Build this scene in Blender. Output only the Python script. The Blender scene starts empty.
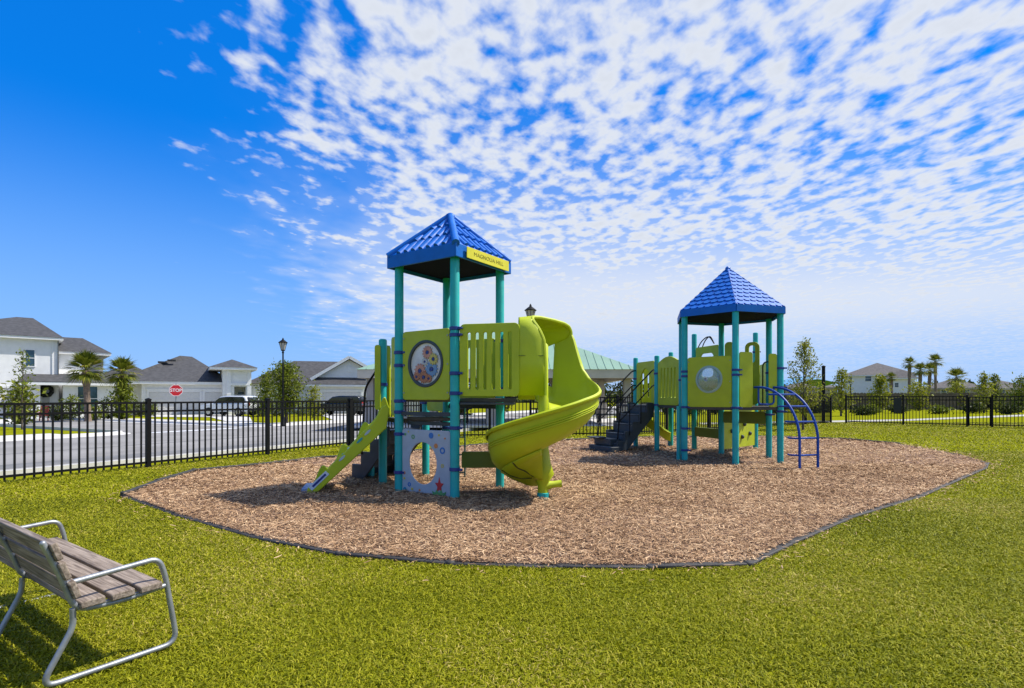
import bpy, bmesh, math, random
import numpy as np
from mathutils import Vector, Matrix

random.seed(7)
rng = np.random.default_rng(7)
S = bpy.context.scene
COL = S.collection
ORG = {}
F, HOR, CAMH = 545.0, 397.0, 1.4
R = math.radians

def G(px, py, z=0.0):
    y = (CAMH - z) * F / (py - HOR)
    return Vector(((px - 512) / F * y, y, z))

def D(px, py, y):
    return Vector(((px - 512) / F * y, y, CAMH + (HOR - py) * y / F))

# ------------------------------------------------------------------ materials
MATS = {}
def mat(name, col, rough=0.5, var=0.0, vscale=8.0, bump=0.0, bscale=60.0, metal=0.0, spec=0.5,
        col2=None, detail=4.0, trans=0.0, coat=0.0, coords='Object', island=0.0, emit=None, sub=0.0):
    if name in MATS:
        return MATS[name]
    m = bpy.data.materials.new(name)
    m.use_nodes = True
    nt = m.node_tree
    b = nt.nodes['Principled BSDF']
    b.inputs['Base Color'].default_value = (*col, 1)
    b.inputs['Roughness'].default_value = rough
    b.inputs['Metallic'].default_value = metal
    b.inputs['Specular IOR Level'].default_value = spec
    if coat:
        b.inputs['Coat Weight'].default_value = coat
        b.inputs['Coat Roughness'].default_value = 0.15
    if trans:
        b.inputs['Transmission Weight'].default_value = trans
    tc = nt.nodes.new('ShaderNodeTexCoord')
    out_col = None
    if var or col2:
        n = nt.nodes.new('ShaderNodeTexNoise')
        n.inputs['Scale'].default_value = vscale
        n.inputs['Detail'].default_value = detail
        nt.links.new(tc.outputs[coords], n.inputs['Vector'])
        r = nt.nodes.new('ShaderNodeValToRGB')
        r.color_ramp.elements[0].position = 0.32
        r.color_ramp.elements[1].position = 0.68
        c2 = col2 if col2 else tuple(min(1, c * (1 + var)) for c in col)
        c1 = col if col2 else tuple(c * (1 - var) for c in col)
        r.color_ramp.elements[0].color = (*c1, 1)
        r.color_ramp.elements[1].color = (*c2, 1)
        nt.links.new(n.outputs['Fac'], r.inputs['Fac'])
        out_col = r.outputs['Color']
    if island:
        g = nt.nodes.new('ShaderNodeNewGeometry')
        mr = nt.nodes.new('ShaderNodeMapRange')
        mr.inputs['To Min'].default_value = 1 - island
        mr.inputs['To Max'].default_value = 1 + island
        nt.links.new(g.outputs['Random Per Island'], mr.inputs['Value'])
        mx = nt.nodes.new('ShaderNodeVectorMath'); mx.operation = 'SCALE'
        if out_col:
            nt.links.new(out_col, mx.inputs[0])
        else:
            mx.inputs[0].default_value = col
        nt.links.new(mr.outputs['Result'], mx.inputs['Scale'])
        out_col = mx.outputs['Vector']
    if out_col:
        nt.links.new(out_col, b.inputs['Base Color'])
    if bump:
        n2 = nt.nodes.new('ShaderNodeTexNoise')
        n2.inputs['Scale'].default_value = bscale
        n2.inputs['Detail'].default_value = 5
        nt.links.new(tc.outputs[coords], n2.inputs['Vector'])
        bp = nt.nodes.new('ShaderNodeBump')
        bp.inputs['Strength'].default_value = bump
        bp.inputs['Distance'].default_value = 0.02
        nt.links.new(n2.outputs['Fac'], bp.inputs['Height'])
        nt.links.new(bp.outputs['Normal'], b.inputs['Normal'])
    MATS[name] = m
    return m

def ramp_island(name, stops, rough=0.6, noise_scale=0.0, noise_amt=0.0, transl=0.0, patch=None):
    """colour picked per little leaf / blade / chip"""
    m = bpy.data.materials.new(name); m.use_nodes = True
    nt = m.node_tree; b = nt.nodes['Principled BSDF']
    b.inputs['Roughness'].default_value = rough
    b.inputs['Specular IOR Level'].default_value = 0.12
    g = nt.nodes.new('ShaderNodeNewGeometry')
    r = nt.nodes.new('ShaderNodeValToRGB')
    els = r.color_ramp.elements
    while len(els) < len(stops): els.new(0.5)
    for e, (p, c) in zip(els, stops):
        e.position = p; e.color = (*c, 1)
    fac = g.outputs['Random Per Island']
    if noise_scale:
        tc = nt.nodes.new('ShaderNodeTexCoord')
        n = nt.nodes.new('ShaderNodeTexNoise'); n.inputs['Scale'].default_value = noise_scale
        n.inputs['Detail'].default_value = 4
        nt.links.new(tc.outputs['Object'], n.inputs['Vector'])
        mr = nt.nodes.new('ShaderNodeMapRange')
        mr.inputs['From Min'].default_value = 0.3; mr.inputs['From Max'].default_value = 0.7
        mr.inputs['To Min'].default_value = -noise_amt; mr.inputs['To Max'].default_value = noise_amt
        nt.links.new(n.outputs['Fac'], mr.inputs['Value'])
        ad = nt.nodes.new('ShaderNodeMath'); ad.operation = 'ADD'; ad.use_clamp = True
        nt.links.new(fac, ad.inputs[0]); nt.links.new(mr.outputs['Result'], ad.inputs[1])
        fac = ad.outputs[0]
    nt.links.new(fac, r.inputs['Fac'])
    nt.links.new(r.outputs['Color'], b.inputs['Base Color'])
    if transl:
        t = nt.nodes.new('ShaderNodeBsdfTranslucent')
        nt.links.new(r.outputs['Color'], t.inputs['Color'])
        mx = nt.nodes.new('ShaderNodeMixShader'); mx.inputs['Fac'].default_value = transl
        nt.links.new(b.outputs[0], mx.inputs[1]); nt.links.new(t.outputs[0], mx.inputs[2])
        nt.links.new(mx.outputs[0], nt.nodes['Material Output'].inputs['Surface'])
    MATS[name] = m
    return m

LIME = mat('lime_plastic', (0.42, 0.49, 0.004), 0.42, var=0.07, vscale=3, bump=0.02, bscale=180)
LIMEP = mat('lime_panel', (0.385, 0.45, 0.004), 0.42, var=0.08, vscale=4, bump=0.03, bscale=220)
mat('lime_slit_shade', (0.045, 0.055, 0.004), 0.7)  # near-black lime, the shade of the chute slits as a colour
TEAL = mat('teal_paint', (0.008, 0.365, 0.345), 0.42, var=0.10, vscale=5, bump=0.02, bscale=140)
NAVY = mat('navy_clamp', (0.008, 0.03, 0.19), 0.4, var=0.1)
BLUEROOF = mat('blue_roof_plastic', (0.001, 0.12, 0.49), 0.6, spec=.3, var=0.10, vscale=5, bump=0.02, bscale=90)
BLUEMET = mat('blue_painted_steel', (0.006, 0.055, 0.30), 0.5, spec=.3, var=0.1)
DARKPLAS = mat('dark_grey_plastic', (0.035, 0.045, 0.05), 0.55, var=0.2, vscale=6, bump=0.05, bscale=120)
BLACKMET = mat('black_fence_metal', (0.004, 0.004, 0.0045), 0.55, var=0.2, spec=.2)
BROWNDECK = mat('brown_deck_coating', (0.05, 0.045, 0.035), 0.6, var=0.2)
GREYPANEL = mat('pale_grey_panel', (0.36, 0.42, 0.47), 0.5, var=0.06)
GALV = mat('galvanised_steel', (0.30, 0.315, 0.33), 0.5, var=0.2, vscale=18, metal=0.6, bump=0.04, bscale=80)
WHITE = mat('white_stucco', (0.70, 0.70, 0.69), 0.85, var=0.05, vscale=2, bump=0.1, bscale=30)
WHITETRIM = mat('white_trim', (0.70, 0.70, 0.69), 0.5, var=0.04)
GARAGE = mat('garage_door_paint', (0.56, 0.55, 0.525), 0.6, var=0.04)
CREAM = mat('cream_stucco', (0.55, 0.49, 0.40), 0.85, var=0.08, vscale=2)
TAUPE = mat('taupe_wall', (0.36, 0.32, 0.28), 0.85, var=0.1, vscale=2)
GREYWALL = mat('grey_wall', (0.50, 0.50, 0.50), 0.85, var=0.06)
SHINGLE = mat('charcoal_shingle', (0.055, 0.054, 0.056), 0.9, var=0.28, vscale=3, bump=0.4, bscale=14, detail=9)
BRSHINGLE = mat('brown_shingle', (0.10, 0.09, 0.085), 0.9, var=0.25, vscale=3, bump=0.4, bscale=14, detail=9)
GREENROOF = mat('pale_green_metal_roof', (0.21, 0.34, 0.25), 0.5, var=0.08, vscale=1)
GLASS = mat('window_glass', (0.025, 0.055, 0.065), 0.08, var=0.4, vscale=0.8, spec=0.8)
DARKGLASS = mat('car_glass', (0.01, 0.012, 0.014), 0.06, spec=0.7)
CONC = mat('concrete', (0.52, 0.505, 0.48), 0.9, var=0.12, vscale=2.2, bump=0.2, bscale=40, detail=8)
BARK = mat('grey_brown_bark', (0.10, 0.075, 0.055), 0.9, var=0.35, vscale=12, bump=0.6, bscale=40)
PALMBARK = mat('palm_bark', (0.20, 0.145, 0.105), 0.9, var=0.35, vscale=9, bump=0.7, bscale=22)
WOODFENCE = mat('weathered_wood_fence', (0.125, 0.095, 0.066), 0.9, var=0.3, vscale=2)
RUBBER = mat('tyre_rubber', (0.012, 0.012, 0.012), 0.7)
CHROME = mat('bright_metal', (0.5, 0.5, 0.52), 0.25, metal=0.9)
CARWHITE = mat('car_paint_white', (0.70, 0.72, 0.74), 0.25, coat=0.6)
CARBLACK = mat('car_paint_black', (0.008, 0.009, 0.011), 0.2, coat=0.6)
RED = mat('stop_red', (0.55, 0.012, 0.018), 0.4, var=0.05)
SIGNWHITE = mat('sign_white', (0.85, 0.85, 0.85), 0.45)
INK = mat('dark_ink', (0.24, 0.21, 0.015), 0.6)
YELLOWSIGN = mat('yellow_board', (0.62, 0.56, 0.02), 0.45, var=0.06)
LAMPGLASS = mat('frosted_lantern_glass', (0.42, 0.40, 0.35), 0.3)
BORDER = mat('charcoal_border_plastic', (0.034, 0.031, 0.030), 0.7, var=0.3, vscale=9, bump=0.2, bscale=60)
SHADECLOTH = mat('blue_shade_cloth', (0.10, 0.30, 0.52), 0.7, var=0.1)
TAILRED = mat('tail_light_red', (0.35, 0.01, 0.012), 0.25)
BUBBLE = mat('clear_bubble', (0.62, 0.72, 0.74), 0.06, trans=0.75, spec=0.6)

# plastic and paint: sun-dulled patches and fine scuffs change the gloss and tone a little
for m_ in (LIME, LIMEP, TEAL, BLUEROOF):
    nt_ = m_.node_tree; b_ = nt_.nodes['Principled BSDF']
    t_ = nt_.nodes.new('ShaderNodeTexCoord'); mp_ = nt_.nodes.new('ShaderNodeMapping'); mp_.inputs['Scale'].default_value = (1.3, 1.3, 5.0)
    n_ = nt_.nodes.new('ShaderNodeTexNoise'); n_.inputs['Scale'].default_value = 2.4; n_.inputs['Detail'].default_value = 9; n_.inputs['Roughness'].default_value = .7
    r_ = nt_.nodes.new('ShaderNodeMapRange'); r_.inputs['From Min'].default_value = .3; r_.inputs['From Max'].default_value = .7
    r_.inputs['To Min'].default_value = .34; r_.inputs['To Max'].default_value = .66
    nt_.links.new(t_.outputs['Object'], mp_.inputs['Vector']); nt_.links.new(mp_.outputs['Vector'], n_.inputs['Vector'])
    nt_.links.new(n_.outputs['Fac'], r_.inputs['Value']); nt_.links.new(r_.outputs['Result'], b_.inputs['Roughness'])

# weathered bench boards : grain runs along the local X of the boards
def bench_wood():
    m = bpy.data.materials.new('weathered_grey_timber'); m.use_nodes = True
    nt = m.node_tree; b = nt.nodes['Principled BSDF']; b.inputs['Roughness'].default_value = 0.8
    tc = nt.nodes.new('ShaderNodeTexCoord'); mp = nt.nodes.new('ShaderNodeMapping')
    mp.inputs['Scale'].default_value = (1.2, 22, 22)
    n = nt.nodes.new('ShaderNodeTexNoise'); n.inputs['Scale'].default_value = 3.0; n.inputs['Detail'].default_value = 8
    n.inputs['Distortion'].default_value = 0.6
    r = nt.nodes.new('ShaderNodeValToRGB')
    e = r.color_ramp.elements
    e[0].position = 0.3; e[0].color = (0.10, 0.072, 0.052, 1)
    e[1].position = 0.66; e[1].color = (0.33, 0.265, 0.21, 1)
    x = e.new(0.48); x.color = (0.21, 0.163, 0.125, 1)
    g = nt.nodes.new('ShaderNodeNewGeometry')
    ad = nt.nodes.new('ShaderNodeMath'); ad.operation = 'MULTIPLY_ADD'
    ad.inputs[1].default_value = 0.16
    nt.links.new(tc.outputs['Object'], mp.inputs['Vector']); nt.links.new(mp.outputs['Vector'], n.inputs['Vector'])
    nt.links.new(g.outputs['Random Per Island'], ad.inputs[0]); nt.links.new(n.outputs['Fac'], ad.inputs[2])
    sb = nt.nodes.new('ShaderNodeMath'); sb.operation = 'SUBTRACT'; sb.inputs[1].default_value = 0.08
    nt.links.new(ad.outputs[0], sb.inputs[0])
    nt.links.new(sb.outputs[0], r.inputs['Fac']); nt.links.new(r.outputs['Color'], b.inputs['Base Color'])
    bp = nt.nodes.new('ShaderNodeBump'); bp.inputs['Strength'].default_value = 0.15; bp.inputs['Distance'].default_value = 0.004
    nt.links.new(n.outputs['Fac'], bp.inputs['Height']); nt.links.new(bp.outputs['Normal'], b.inputs['Normal'])
    return m
TIMBER = bench_wood()

GRASS = ramp_island('grass_blades', [(0.0, (0.125, 0.14, 0.004)), (0.3, (0.225, 0.24, 0.006)),
                                     (0.7, (0.32, 0.315, 0.010)), (0.93, (0.41, 0.37, 0.035)), (1.0, (0.50, 0.40, 0.11))],
                    0.55, noise_scale=0.6, noise_amt=0.24, transl=0.22)
CHIPS = ramp_island('wood_chips', [(0.0, (0.12, 0.062, 0.030)), (0.25, (0.285, 0.168, 0.088)), (0.7, (0.47, 0.295, 0.162)),
                                   (1.0, (0.66, 0.46, 0.27))], 0.85, noise_scale=0.7, noise_amt=0.20)
LEAF_OAK = ramp_island('oak_leaves', [(0, (0.06, 0.085, 0.006)), (0.6, (0.155, 0.195, 0.013)), (1, (0.27, 0.29, 0.035))], 0.5, transl=0.3)
LEAF_YEL = ramp_island('yellow_green_leaves', [(0, (0.13, 0.155, 0.008)), (0.6, (0.27, 0.285, 0.02)), (1, (0.38, 0.37, 0.05))], 0.5, transl=0.35)
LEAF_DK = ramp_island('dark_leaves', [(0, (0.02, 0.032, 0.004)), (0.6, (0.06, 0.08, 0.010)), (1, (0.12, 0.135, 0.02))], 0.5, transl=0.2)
LEAF_PALM = ramp_island('palm_leaves', [(0, (0.06, 0.08, 0.008)), (0.6, (0.15, 0.175, 0.016)), (0.92, (0.24, 0.24, 0.03)), (1, (0.30, 0.21, 0.07))], 0.45, transl=0.25)

# ------------------------------------------------------------------ mesh helpers
class MB:
    def __init__(s): s.v = []; s.f = []
    def add(s, vs, fs):
        o = len(s.v); s.v += [tuple(p) for p in vs]; s.f += [tuple(i + o for i in f) for f in fs]
    def box(s, c, size, rot=None):
        hx, hy, hz = (q / 2 for q in size); c = Vector(c)
        vs = [Vector((x, y, z)) for x in (-hx, hx) for y in (-hy, hy) for z in (-hz, hz)]
        if rot is not None: vs = [rot @ q for q in vs]
        s.add([c + q for q in vs], [(0, 1, 3, 2), (4, 6, 7, 5), (0, 4, 5, 1), (2, 3, 7, 6), (0, 2, 6, 4), (1, 5, 7, 3)])
    def span(s, x0, x1, y0, y1, z0, z1):
        s.box(((x0 + x1) / 2, (y0 + y1) / 2, (z0 + z1) / 2), (abs(x1 - x0), abs(y1 - y0), abs(z1 - z0)))
    def bar(s, a, b, w, h, up=Vector((0, 0, 1))):
        a = Vector(a); b = Vector(b); d = (b - a); L = d.length; x = d / L
        y = up.cross(x)
        if y.length < 1e-5: y = Vector((0, 1, 0)).cross(x)
        y.normalize(); z = x.cross(y)
        s.box((a + b) / 2, (L, w, h), Matrix((x, y, z)).transposed())
    def tube(s, pts, r, n=10, cap=True):
        pts = [Vector(p) for p in pts]; m = len(pts)
        rs = r if isinstance(r, (list, tuple)) else [r] * m
        vs = []; fs = []
        t0 = (pts[1] - pts[0]).normalized()
        u = t0.orthogonal().normalized()
        for i, p in enumerate(pts):
            t = (pts[min(i + 1, m - 1)] - pts[max(i - 1, 0)]).normalized()
            u = (u - t * u.dot(t)).normalized(); w = t.cross(u)
            for k in range(n):
                a = 2 * math.pi * k / n
                vs.append(p + (u * math.cos(a) + w * math.sin(a)) * rs[i])
        for i in range(m - 1):
            for k in range(n):
                k2 = (k + 1) % n
                fs.append((i * n + k, i * n + k2, (i + 1) * n + k2, (i + 1) * n + k))
        if cap:
            fs.append(tuple(range(n - 1, -1, -1))); fs.append(tuple((m - 1) * n + k for k in range(n)))
        s.add(vs, fs)
    def lathe(s, c, prof, n=16):
        c = Vector(c); vs = []; fs = []; m = len(prof)
        for (r, z) in prof:
            for k in range(n):
                a = 2 * math.pi * k / n
                vs.append(c + Vector((r * math.cos(a), r * math.sin(a), z)))
        for i in range(m - 1):
            for k in range(n):
                k2 = (k + 1) % n
                fs.append((i * n + k, i * n + k2, (i + 1) * n + k2, (i + 1) * n + k))
        fs.append(tuple(range(n - 1, -1, -1))); fs.append(tuple((m - 1) * n + k for k in range(n)))
        s.add(vs, fs)
    def prism(s, poly, fr, depth):
        """poly in frame (origin, ux, uy); extruded along ux x uy by depth"""
        o, ux, uy = fr; nz = ux.cross(uy); n = len(poly)
        a = [o + ux * p[0] + uy * p[1] for p in poly]
        vs = a + [p + nz * depth for p in a]
        fs = [tuple(range(n - 1, -1, -1)), tuple(range(n, 2 * n))]
        for i in range(n): fs.append((i, (i + 1) % n, n + (i + 1) % n, n + i))
        s.add(vs, fs)
    def ball(s, c, r, n=10, sq=(1, 1, 1)):
        prof = [(max(1e-4, math.sin(math.pi * i / n)) , -math.cos(math.pi * i / n)) for i in range(n + 1)]
        c = Vector(c); o = len(s.v); m = n + 1; k2n = n * 2
        vs = []
        for (rr, z) in prof:
            for k in range(k2n):
                a = 2 * math.pi * k / k2n
                vs.append(c + Vector((rr * math.cos(a) * r * sq[0], rr * math.sin(a) * r * sq[1], z * r * sq[2])))
        fs = []
        for i in range(m - 1):
            for k in range(k2n):
                q = (k + 1) % k2n
                fs.append((i * k2n + k, i * k2n + q, (i + 1) * k2n + q, (i + 1) * k2n + k))
        s.add(vs, fs)
    def build(s, name, m, parent=None, smooth=35, bevel=0, solid=0, loc=None):
        me = bpy.data.meshes.new(name)
        org = ORG[parent.name] if parent else (Vector(loc) if loc is not None else Vector())
        me.from_pydata([tuple(Vector(p) - org) for p in s.v], [], s.f)
        bm = bmesh.new(); bm.from_mesh(me)
        bmesh.ops.recalc_face_normals(bm, faces=bm.faces); bm.to_mesh(me); bm.free()
        return link(name, me, m, parent, org, smooth, bevel, solid)

def link(name, me, m, parent, org, smooth=35, bevel=0, solid=0):
    if smooth:
        for p in me.polygons: p.use_smooth = True
        me.set_sharp_from_angle(angle=R(smooth))
    me.materials.append(m)
    o = bpy.data.objects.new(name, me); COL.objects.link(o)
    if parent: o.parent = parent
    else: o.location = org
    ORG[o.name] = org
    if solid:
        md = o.modifiers.new('thickness', 'SOLIDIFY'); md.thickness = solid; md.offset = 0
    if bevel:
        md = o.modifiers.new('bevel', 'BEVEL'); md.width = bevel; md.segments = 2; md.limit_method = 'ANGLE'; md.angle_limit = R(40)
    return o

def thing(name, label, cat, loc, group=None):
    o = bpy.data.objects.new(name, None); COL.objects.link(o); o.location = loc
    o.empty_display_size = 0.2
    ORG[o.name] = Vector(loc)
    return tag(o, label, cat, group)

def tag(o, label, cat, group=None, kind=None):
    o['label'] = label; o['category'] = cat
    if group: o['group'] = group
    if kind: o['kind'] = kind
    return o

def struct(o):
    o['kind'] = 'structure'; return o

def copy_tree(o, parent=None):
    c = o.copy(); COL.objects.link(c)
    if parent: c.parent = parent
    for ch in [x for x in bpy.data.objects if x.parent == o]:
        copy_tree(ch, c)
    return c

def curve_mesh(cu):
    tmp = bpy.data.objects.new('tmp', cu); COL.objects.link(tmp)
    bpy.context.view_layer.update()
    dg = bpy.context.evaluated_depsgraph_get()
    me = bpy.data.meshes.new_from_object(tmp.evaluated_get(dg))
    bpy.data.objects.remove(tmp); bpy.data.curves.remove(cu)
    return me

def plate(name, outer, holes, t, fr, m, parent, bev=0.006):
    """a flat sheet with cut-outs; thickness t centred on the frame plane"""
    cu = bpy.data.curves.new('c', 'CURVE'); cu.dimensions = '2D'; cu.fill_mode = 'BOTH'
    cu.extrude = max(t / 2 - bev, 0.0005); cu.bevel_depth = bev; cu.bevel_resolution = 2; cu.offset = -bev
    for loop in [outer] + list(holes):
        sp = cu.splines.new('POLY'); sp.points.add(len(loop) - 1); sp.use_cyclic_u = True
        for q, p in zip(sp.points, loop): q.co = (p[0], p[1], 0, 1)
    me = curve_mesh(cu); me.name = name; me.materials.clear()
    o, ux, uy = fr; uz = ux.cross(uy); org = ORG[parent.name]
    M = Matrix.Translation(o - org) @ Matrix((ux, uy, uz)).transposed().to_4x4()
    me.transform(M)
    return link(name, me, m, parent, org, 30)

def text(name, s, size, fr, m, parent, depth=0.002, sx=1.0, off=0.0):
    cu = bpy.data.curves.new('t', 'FONT'); cu.body = s; cu.size = size; cu.align_x = 'CENTER'; cu.align_y = 'CENTER'
    cu.extrude = depth; cu.offset = off
    me = curve_mesh(cu); me.name = name; me.materials.clear()
    o, ux, uy = fr; uz = ux.cross(uy); org = ORG[parent.name]
    me.transform(Matrix.Translation(o - org) @ Matrix((ux, uy, uz)).transposed().to_4x4() @ Matrix.Diagonal((sx, 1, 1, 1)))
    return link(name, me, m, parent, org, 0)

def rrect(x0, x1, y0, y1, r, n=5):
    p = []
    for (cx, cy, a0) in ((x1 - r, y0 + r, -90), (x1 - r, y1 - r, 0), (x0 + r, y1 - r, 90), (x0 + r, y0 + r, 180)):
        for i in range(n + 1):
            a = R(a0 + 90 * i / n); p.append((cx + r * math.cos(a), cy + r * math.sin(a)))
    return p

def ell(cx, cy, rx, ry, n=28):
    return [(cx + rx * math.cos(2 * math.pi * i / n), cy + ry * math.sin(2 * math.pi * i / n)) for i in range(n)]

def smooth_path(pts, r, n=6):
    """round the corners of a polyline"""
    pts = [Vector(p) for p in pts]; out = [pts[0]]
    for i in range(1, len(pts) - 1):
        a, b, c = pts[i - 1], pts[i], pts[i + 1]
        d1 = (a - b); d2 = (c - b); rr = min(r, d1.length * .48, d2.length * .48)
        p1 = b + d1.normalized() * rr; p2 = b + d2.normalized() * rr
        for k in range(n + 1):
            t = k / n
            out.append(p1 * (1 - t) ** 2 + b * 2 * t * (1 - t) + p2 * t * t)
    out.append(pts[-1]); return out

UP = Vector((0, 0, 1))
def V2(x, y, z=0): return Vector((x, y, z))

# ------------------------------------------------------------------ terrain
FD = Vector((0.475, 0.88, 0)).normalized(); FN = Vector((-FD.y, FD.x, 0)); FP = Vector((-7.24, 10.75, 0))
def ST(s, t, z=0): return FP + FN * s + FD * t + UP * z
LOW = -0.22
def ground_z(p):
    s = (Vector((p[0], p[1], 0)) - FP).dot(FN)
    return 0 if s < .35 else (LOW if s > 1.1 else LOW * (s - .35) / .75)

lawn_m = mat('lawn_turf', (0.15, 0.165, 0.006), 0.95, col2=(0.255, 0.26, 0.011), vscale=1.3, bump=0.8, bscale=45, detail=12, spec=0.0)
# finer mottling for the turf seen far away
nt = lawn_m.node_tree
ns = [n for n in nt.nodes if n.type == 'TEX_NOISE']
ns[0].inputs['Roughness'].default_value = 0.72
mb = MB()
ss = [-900, -60, -20, 0.35, 0.6, 0.85, 1.1, 20, 900]; ts = [-900, -40, -10, 20, 60, 900]
for s_ in ss:
    for t_ in ts:
        z = 0 if s_ <= .35 else (LOW if s_ >= 1.1 else LOW * (s_ - .35) / .75)
        mb.v.append(tuple(ST(s_, t_, z)))
for i in range(len(ss) - 1):
    for j in range(len(ts) - 1):
        a = i * len(ts) + j
        mb.f.append((a, a + 1, a + len(ts) + 1, a + len(ts)))
struct(mb.build('ground', lawn_m, smooth=0))

# road, cross street, kerbs
ASPH = mat('pale_asphalt', (0.245, 0.236, 0.226), 0.95, spec=.1, var=0.16, vscale=0.5, bump=0.3, bscale=90, detail=11)
def sheet(name, pts, m, z):
    b = MB(); b.add([(p[0], p[1], z) for p in pts], [tuple(range(len(pts)))])
    return struct(b.build(name, m, smooth=0))
SR0, SR1 = 3.4, 14.0; TC0, TC1 = 7.4, 12.8
def arc(cs, ct, r, a0, a1, n=8):
    return [ST(cs + r * math.cos(R(a0 + (a1 - a0) * i / n)), ct + r * math.sin(R(a0 + (a1 - a0) * i / n))) for i in range(n + 1)]
rr = 1.6
far1 = arc(SR1 + rr, TC0 - rr, rr, 180, 90)     # island corner
far2 = arc(SR1 + rr, TC1 + rr, rr, 270, 180)
road = [ST(SR0, -40), ST(SR0, 120), ST(SR1, 120)] + far2[::-1] + [ST(70, TC1), ST(70, TC0)] + far1[::-1] + [ST(SR1, -40)]
sheet('road', road, ASPH, LOW + .004)
seam_m = mat('dark_asphalt_strip', (0.175, 0.174, 0.174), 0.95, spec=.1, var=0.15, vscale=1.5, bump=0.3, bscale=90)
sheet('road_repair_strip', [ST(4.35, -40), ST(5.35, -40), ST(5.2, 120), ST(4.4, 120)], seam_m, LOW + .009)
sheet('road_seam', [ST(8.3, -40), ST(8.45, -40), ST(8.45, 120), ST(8.3, 120)], seam_m, LOW + .009)
# white stop bar at the mouth of the cross street
sheet('stop_line', [ST(14.3, TC0 + .5), ST(14.75, TC0 + .5), ST(14.75, TC1 - .5), ST(14.3, TC1 - .5)], SIGNWHITE, LOW + .010)
def kerb(name, pts, w=0.45, h=0.13):
    b = MB(); n = len(pts); vs = []; fs = []
    for i, p in enumerate(pts):
        t = (pts[min(i + 1, n - 1)] - pts[max(i - 1, 0)]).normalized(); side = UP.cross(t)
        for (o, z) in ((0, 0.006), (0, .015), (w * .62, .03), (w * .72, h), (w, h + .01), (w, -.05)):
            vs.append(Vector((p.x, p.y, LOW + z)) + side * o)
    for i in range(n - 1):
        for k in range(5): fs.append((i * 6 + k, i * 6 + k + 1, (i + 1) * 6 + k + 1, (i + 1) * 6 + k))
    b.add(vs, fs); return struct(b.build(name, CONC, smooth=20))
KERBC = MATS['concrete']
kerb('kerb', [ST(SR0, 120), ST(SR0, 30), ST(SR0, 10), ST(SR0, -40)], w=.75)
kerb('kerb', [ST(SR1, -40), ST(SR1, 0)] + far1 + [ST(70, TC0)])
kerb('kerb', [ST(70, TC1)] + far2 + [ST(SR1, 40), ST(SR1, 120)])
# pavements and driveways beyond the road
def walk(name, pts, z=LOW + .02): return sheet(name, pts, CONC, z)
walk('sidewalk', [ST(16.2, TC1 + 2.2), ST(17.6, TC1 + 2.2), ST(17.6, 120), ST(16.2, 120)])
walk('sidewalk', [ST(17.6, TC1 + 2.2), ST(17.6, TC1 + 3.6), ST(70, TC1 + 3.6), ST(70, TC1 + 2.2)])
walk('sidewalk', [ST(16.4, -40), ST(17.8, -40), ST(17.8, TC0 - 2.0), ST(16.4, TC0 - 2.0)])
walk('driveway', [D(-60, 0, 40) .xy.to_3d(), D(28, 0, 40).xy.to_3d(), D(24, 0, 30.5).xy.to_3d(), D(-60, 0, 30.5).xy.to_3d()], LOW + .026)
walk('driveway', [D(150, 0, 49.4).xy.to_3d(), D(233, 0, 49.4).xy.to_3d(), D(250, 0, 43).xy.to_3d(), D(254, 0, 31).xy.to_3d(), D(240, 0, 31).xy.to_3d(), D(210, 0, 43.5).xy.to_3d(), D(150, 0, 44).xy.to_3d()], LOW + .026)
walk('driveway', [D(318, 0, 51.8).xy.to_3d(), D(372, 0, 51.8).xy.to_3d(), D(378, 0, 36).xy.to_3d(), D(338, 0, 35).xy.to_3d()], LOW + .026)
# path beyond the right fence
pth = [(700, 424.5), (800, 423), (906, 421), (1024, 416.3), (1150, 412)]
pa = [G(x, y) for x, y in pth]; pb = [G(x, y - 1.6) for x, y in pth]
sheet('footpath', pa + pb[::-1], mat('path_concrete', (0.36, 0.345, 0.31), .9, var=.12, vscale=1.5), .012)

# ------------------------------------------------------------------ mulch bed
bed_px = [(124, 497), (158, 484), (194, 473), (255, 467), (323, 459), (372, 456.5), (470, 447), (560, 441.5), (640, 438.5), (720, 437.3),
          (790, 438), (840, 440), (900, 445), (960, 456), (987, 464), (985, 469), (920, 497), (850, 519), (790, 545), (764, 558), (748, 566),
          (650, 569), (560, 568), (450, 565), (340, 556), (260, 540), (180, 517)]
bed = [G(x, y) for x, y in bed_px]
mulch_m = mat('mulch_base', (0.14, 0.08, 0.05), 0.95, col2=(0.36, 0.22, 0.14), vscale=24, bump=1.0, bscale=45, detail=8)
sheet('mulch_bed', bed, mulch_m, .02)

def inside(poly, x, y):
    c = np.zeros(len(x), bool); n = len(poly)
    for i in range(n):
        x0, y0 = poly[i][0], poly[i][1]; x1, y1 = poly[i - 1][0], poly[i - 1][1]
        k = ((y0 > y) != (y1 > y)) & (x < (x1 - x0) * (y - y0) / (y1 - y0 + 1e-12) + x0)
        c ^= k
    return c

def np_mesh(name, V, Fc, m):
    me = bpy.data.meshes.new(name)
    me.vertices.add(len(V)); me.vertices.foreach_set('co', V.astype(np.float32).ravel())
    nf, k = Fc.shape
    me.loops.add(nf * k); me.loops.foreach_set('vertex_index', Fc.astype(np.int32).ravel())
    me.polygons.add(nf)
    me.polygons.foreach_set('loop_start', np.arange(0, nf * k, k, dtype=np.int32))
    me.update(calc_edges=True)
    me.materials.append(m)
    o = bpy.data.objects.new(name, me); COL.objects.link(o); return o

def spread(n, y0, y1, xk=1.0, pw=1.0, xa=0.0):
    y = y0 + (y1 - y0) * rng.random(n) ** pw
    x = (rng.random(n) * 2 - 1) * (y * xk + xa)
    return x, y

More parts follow.
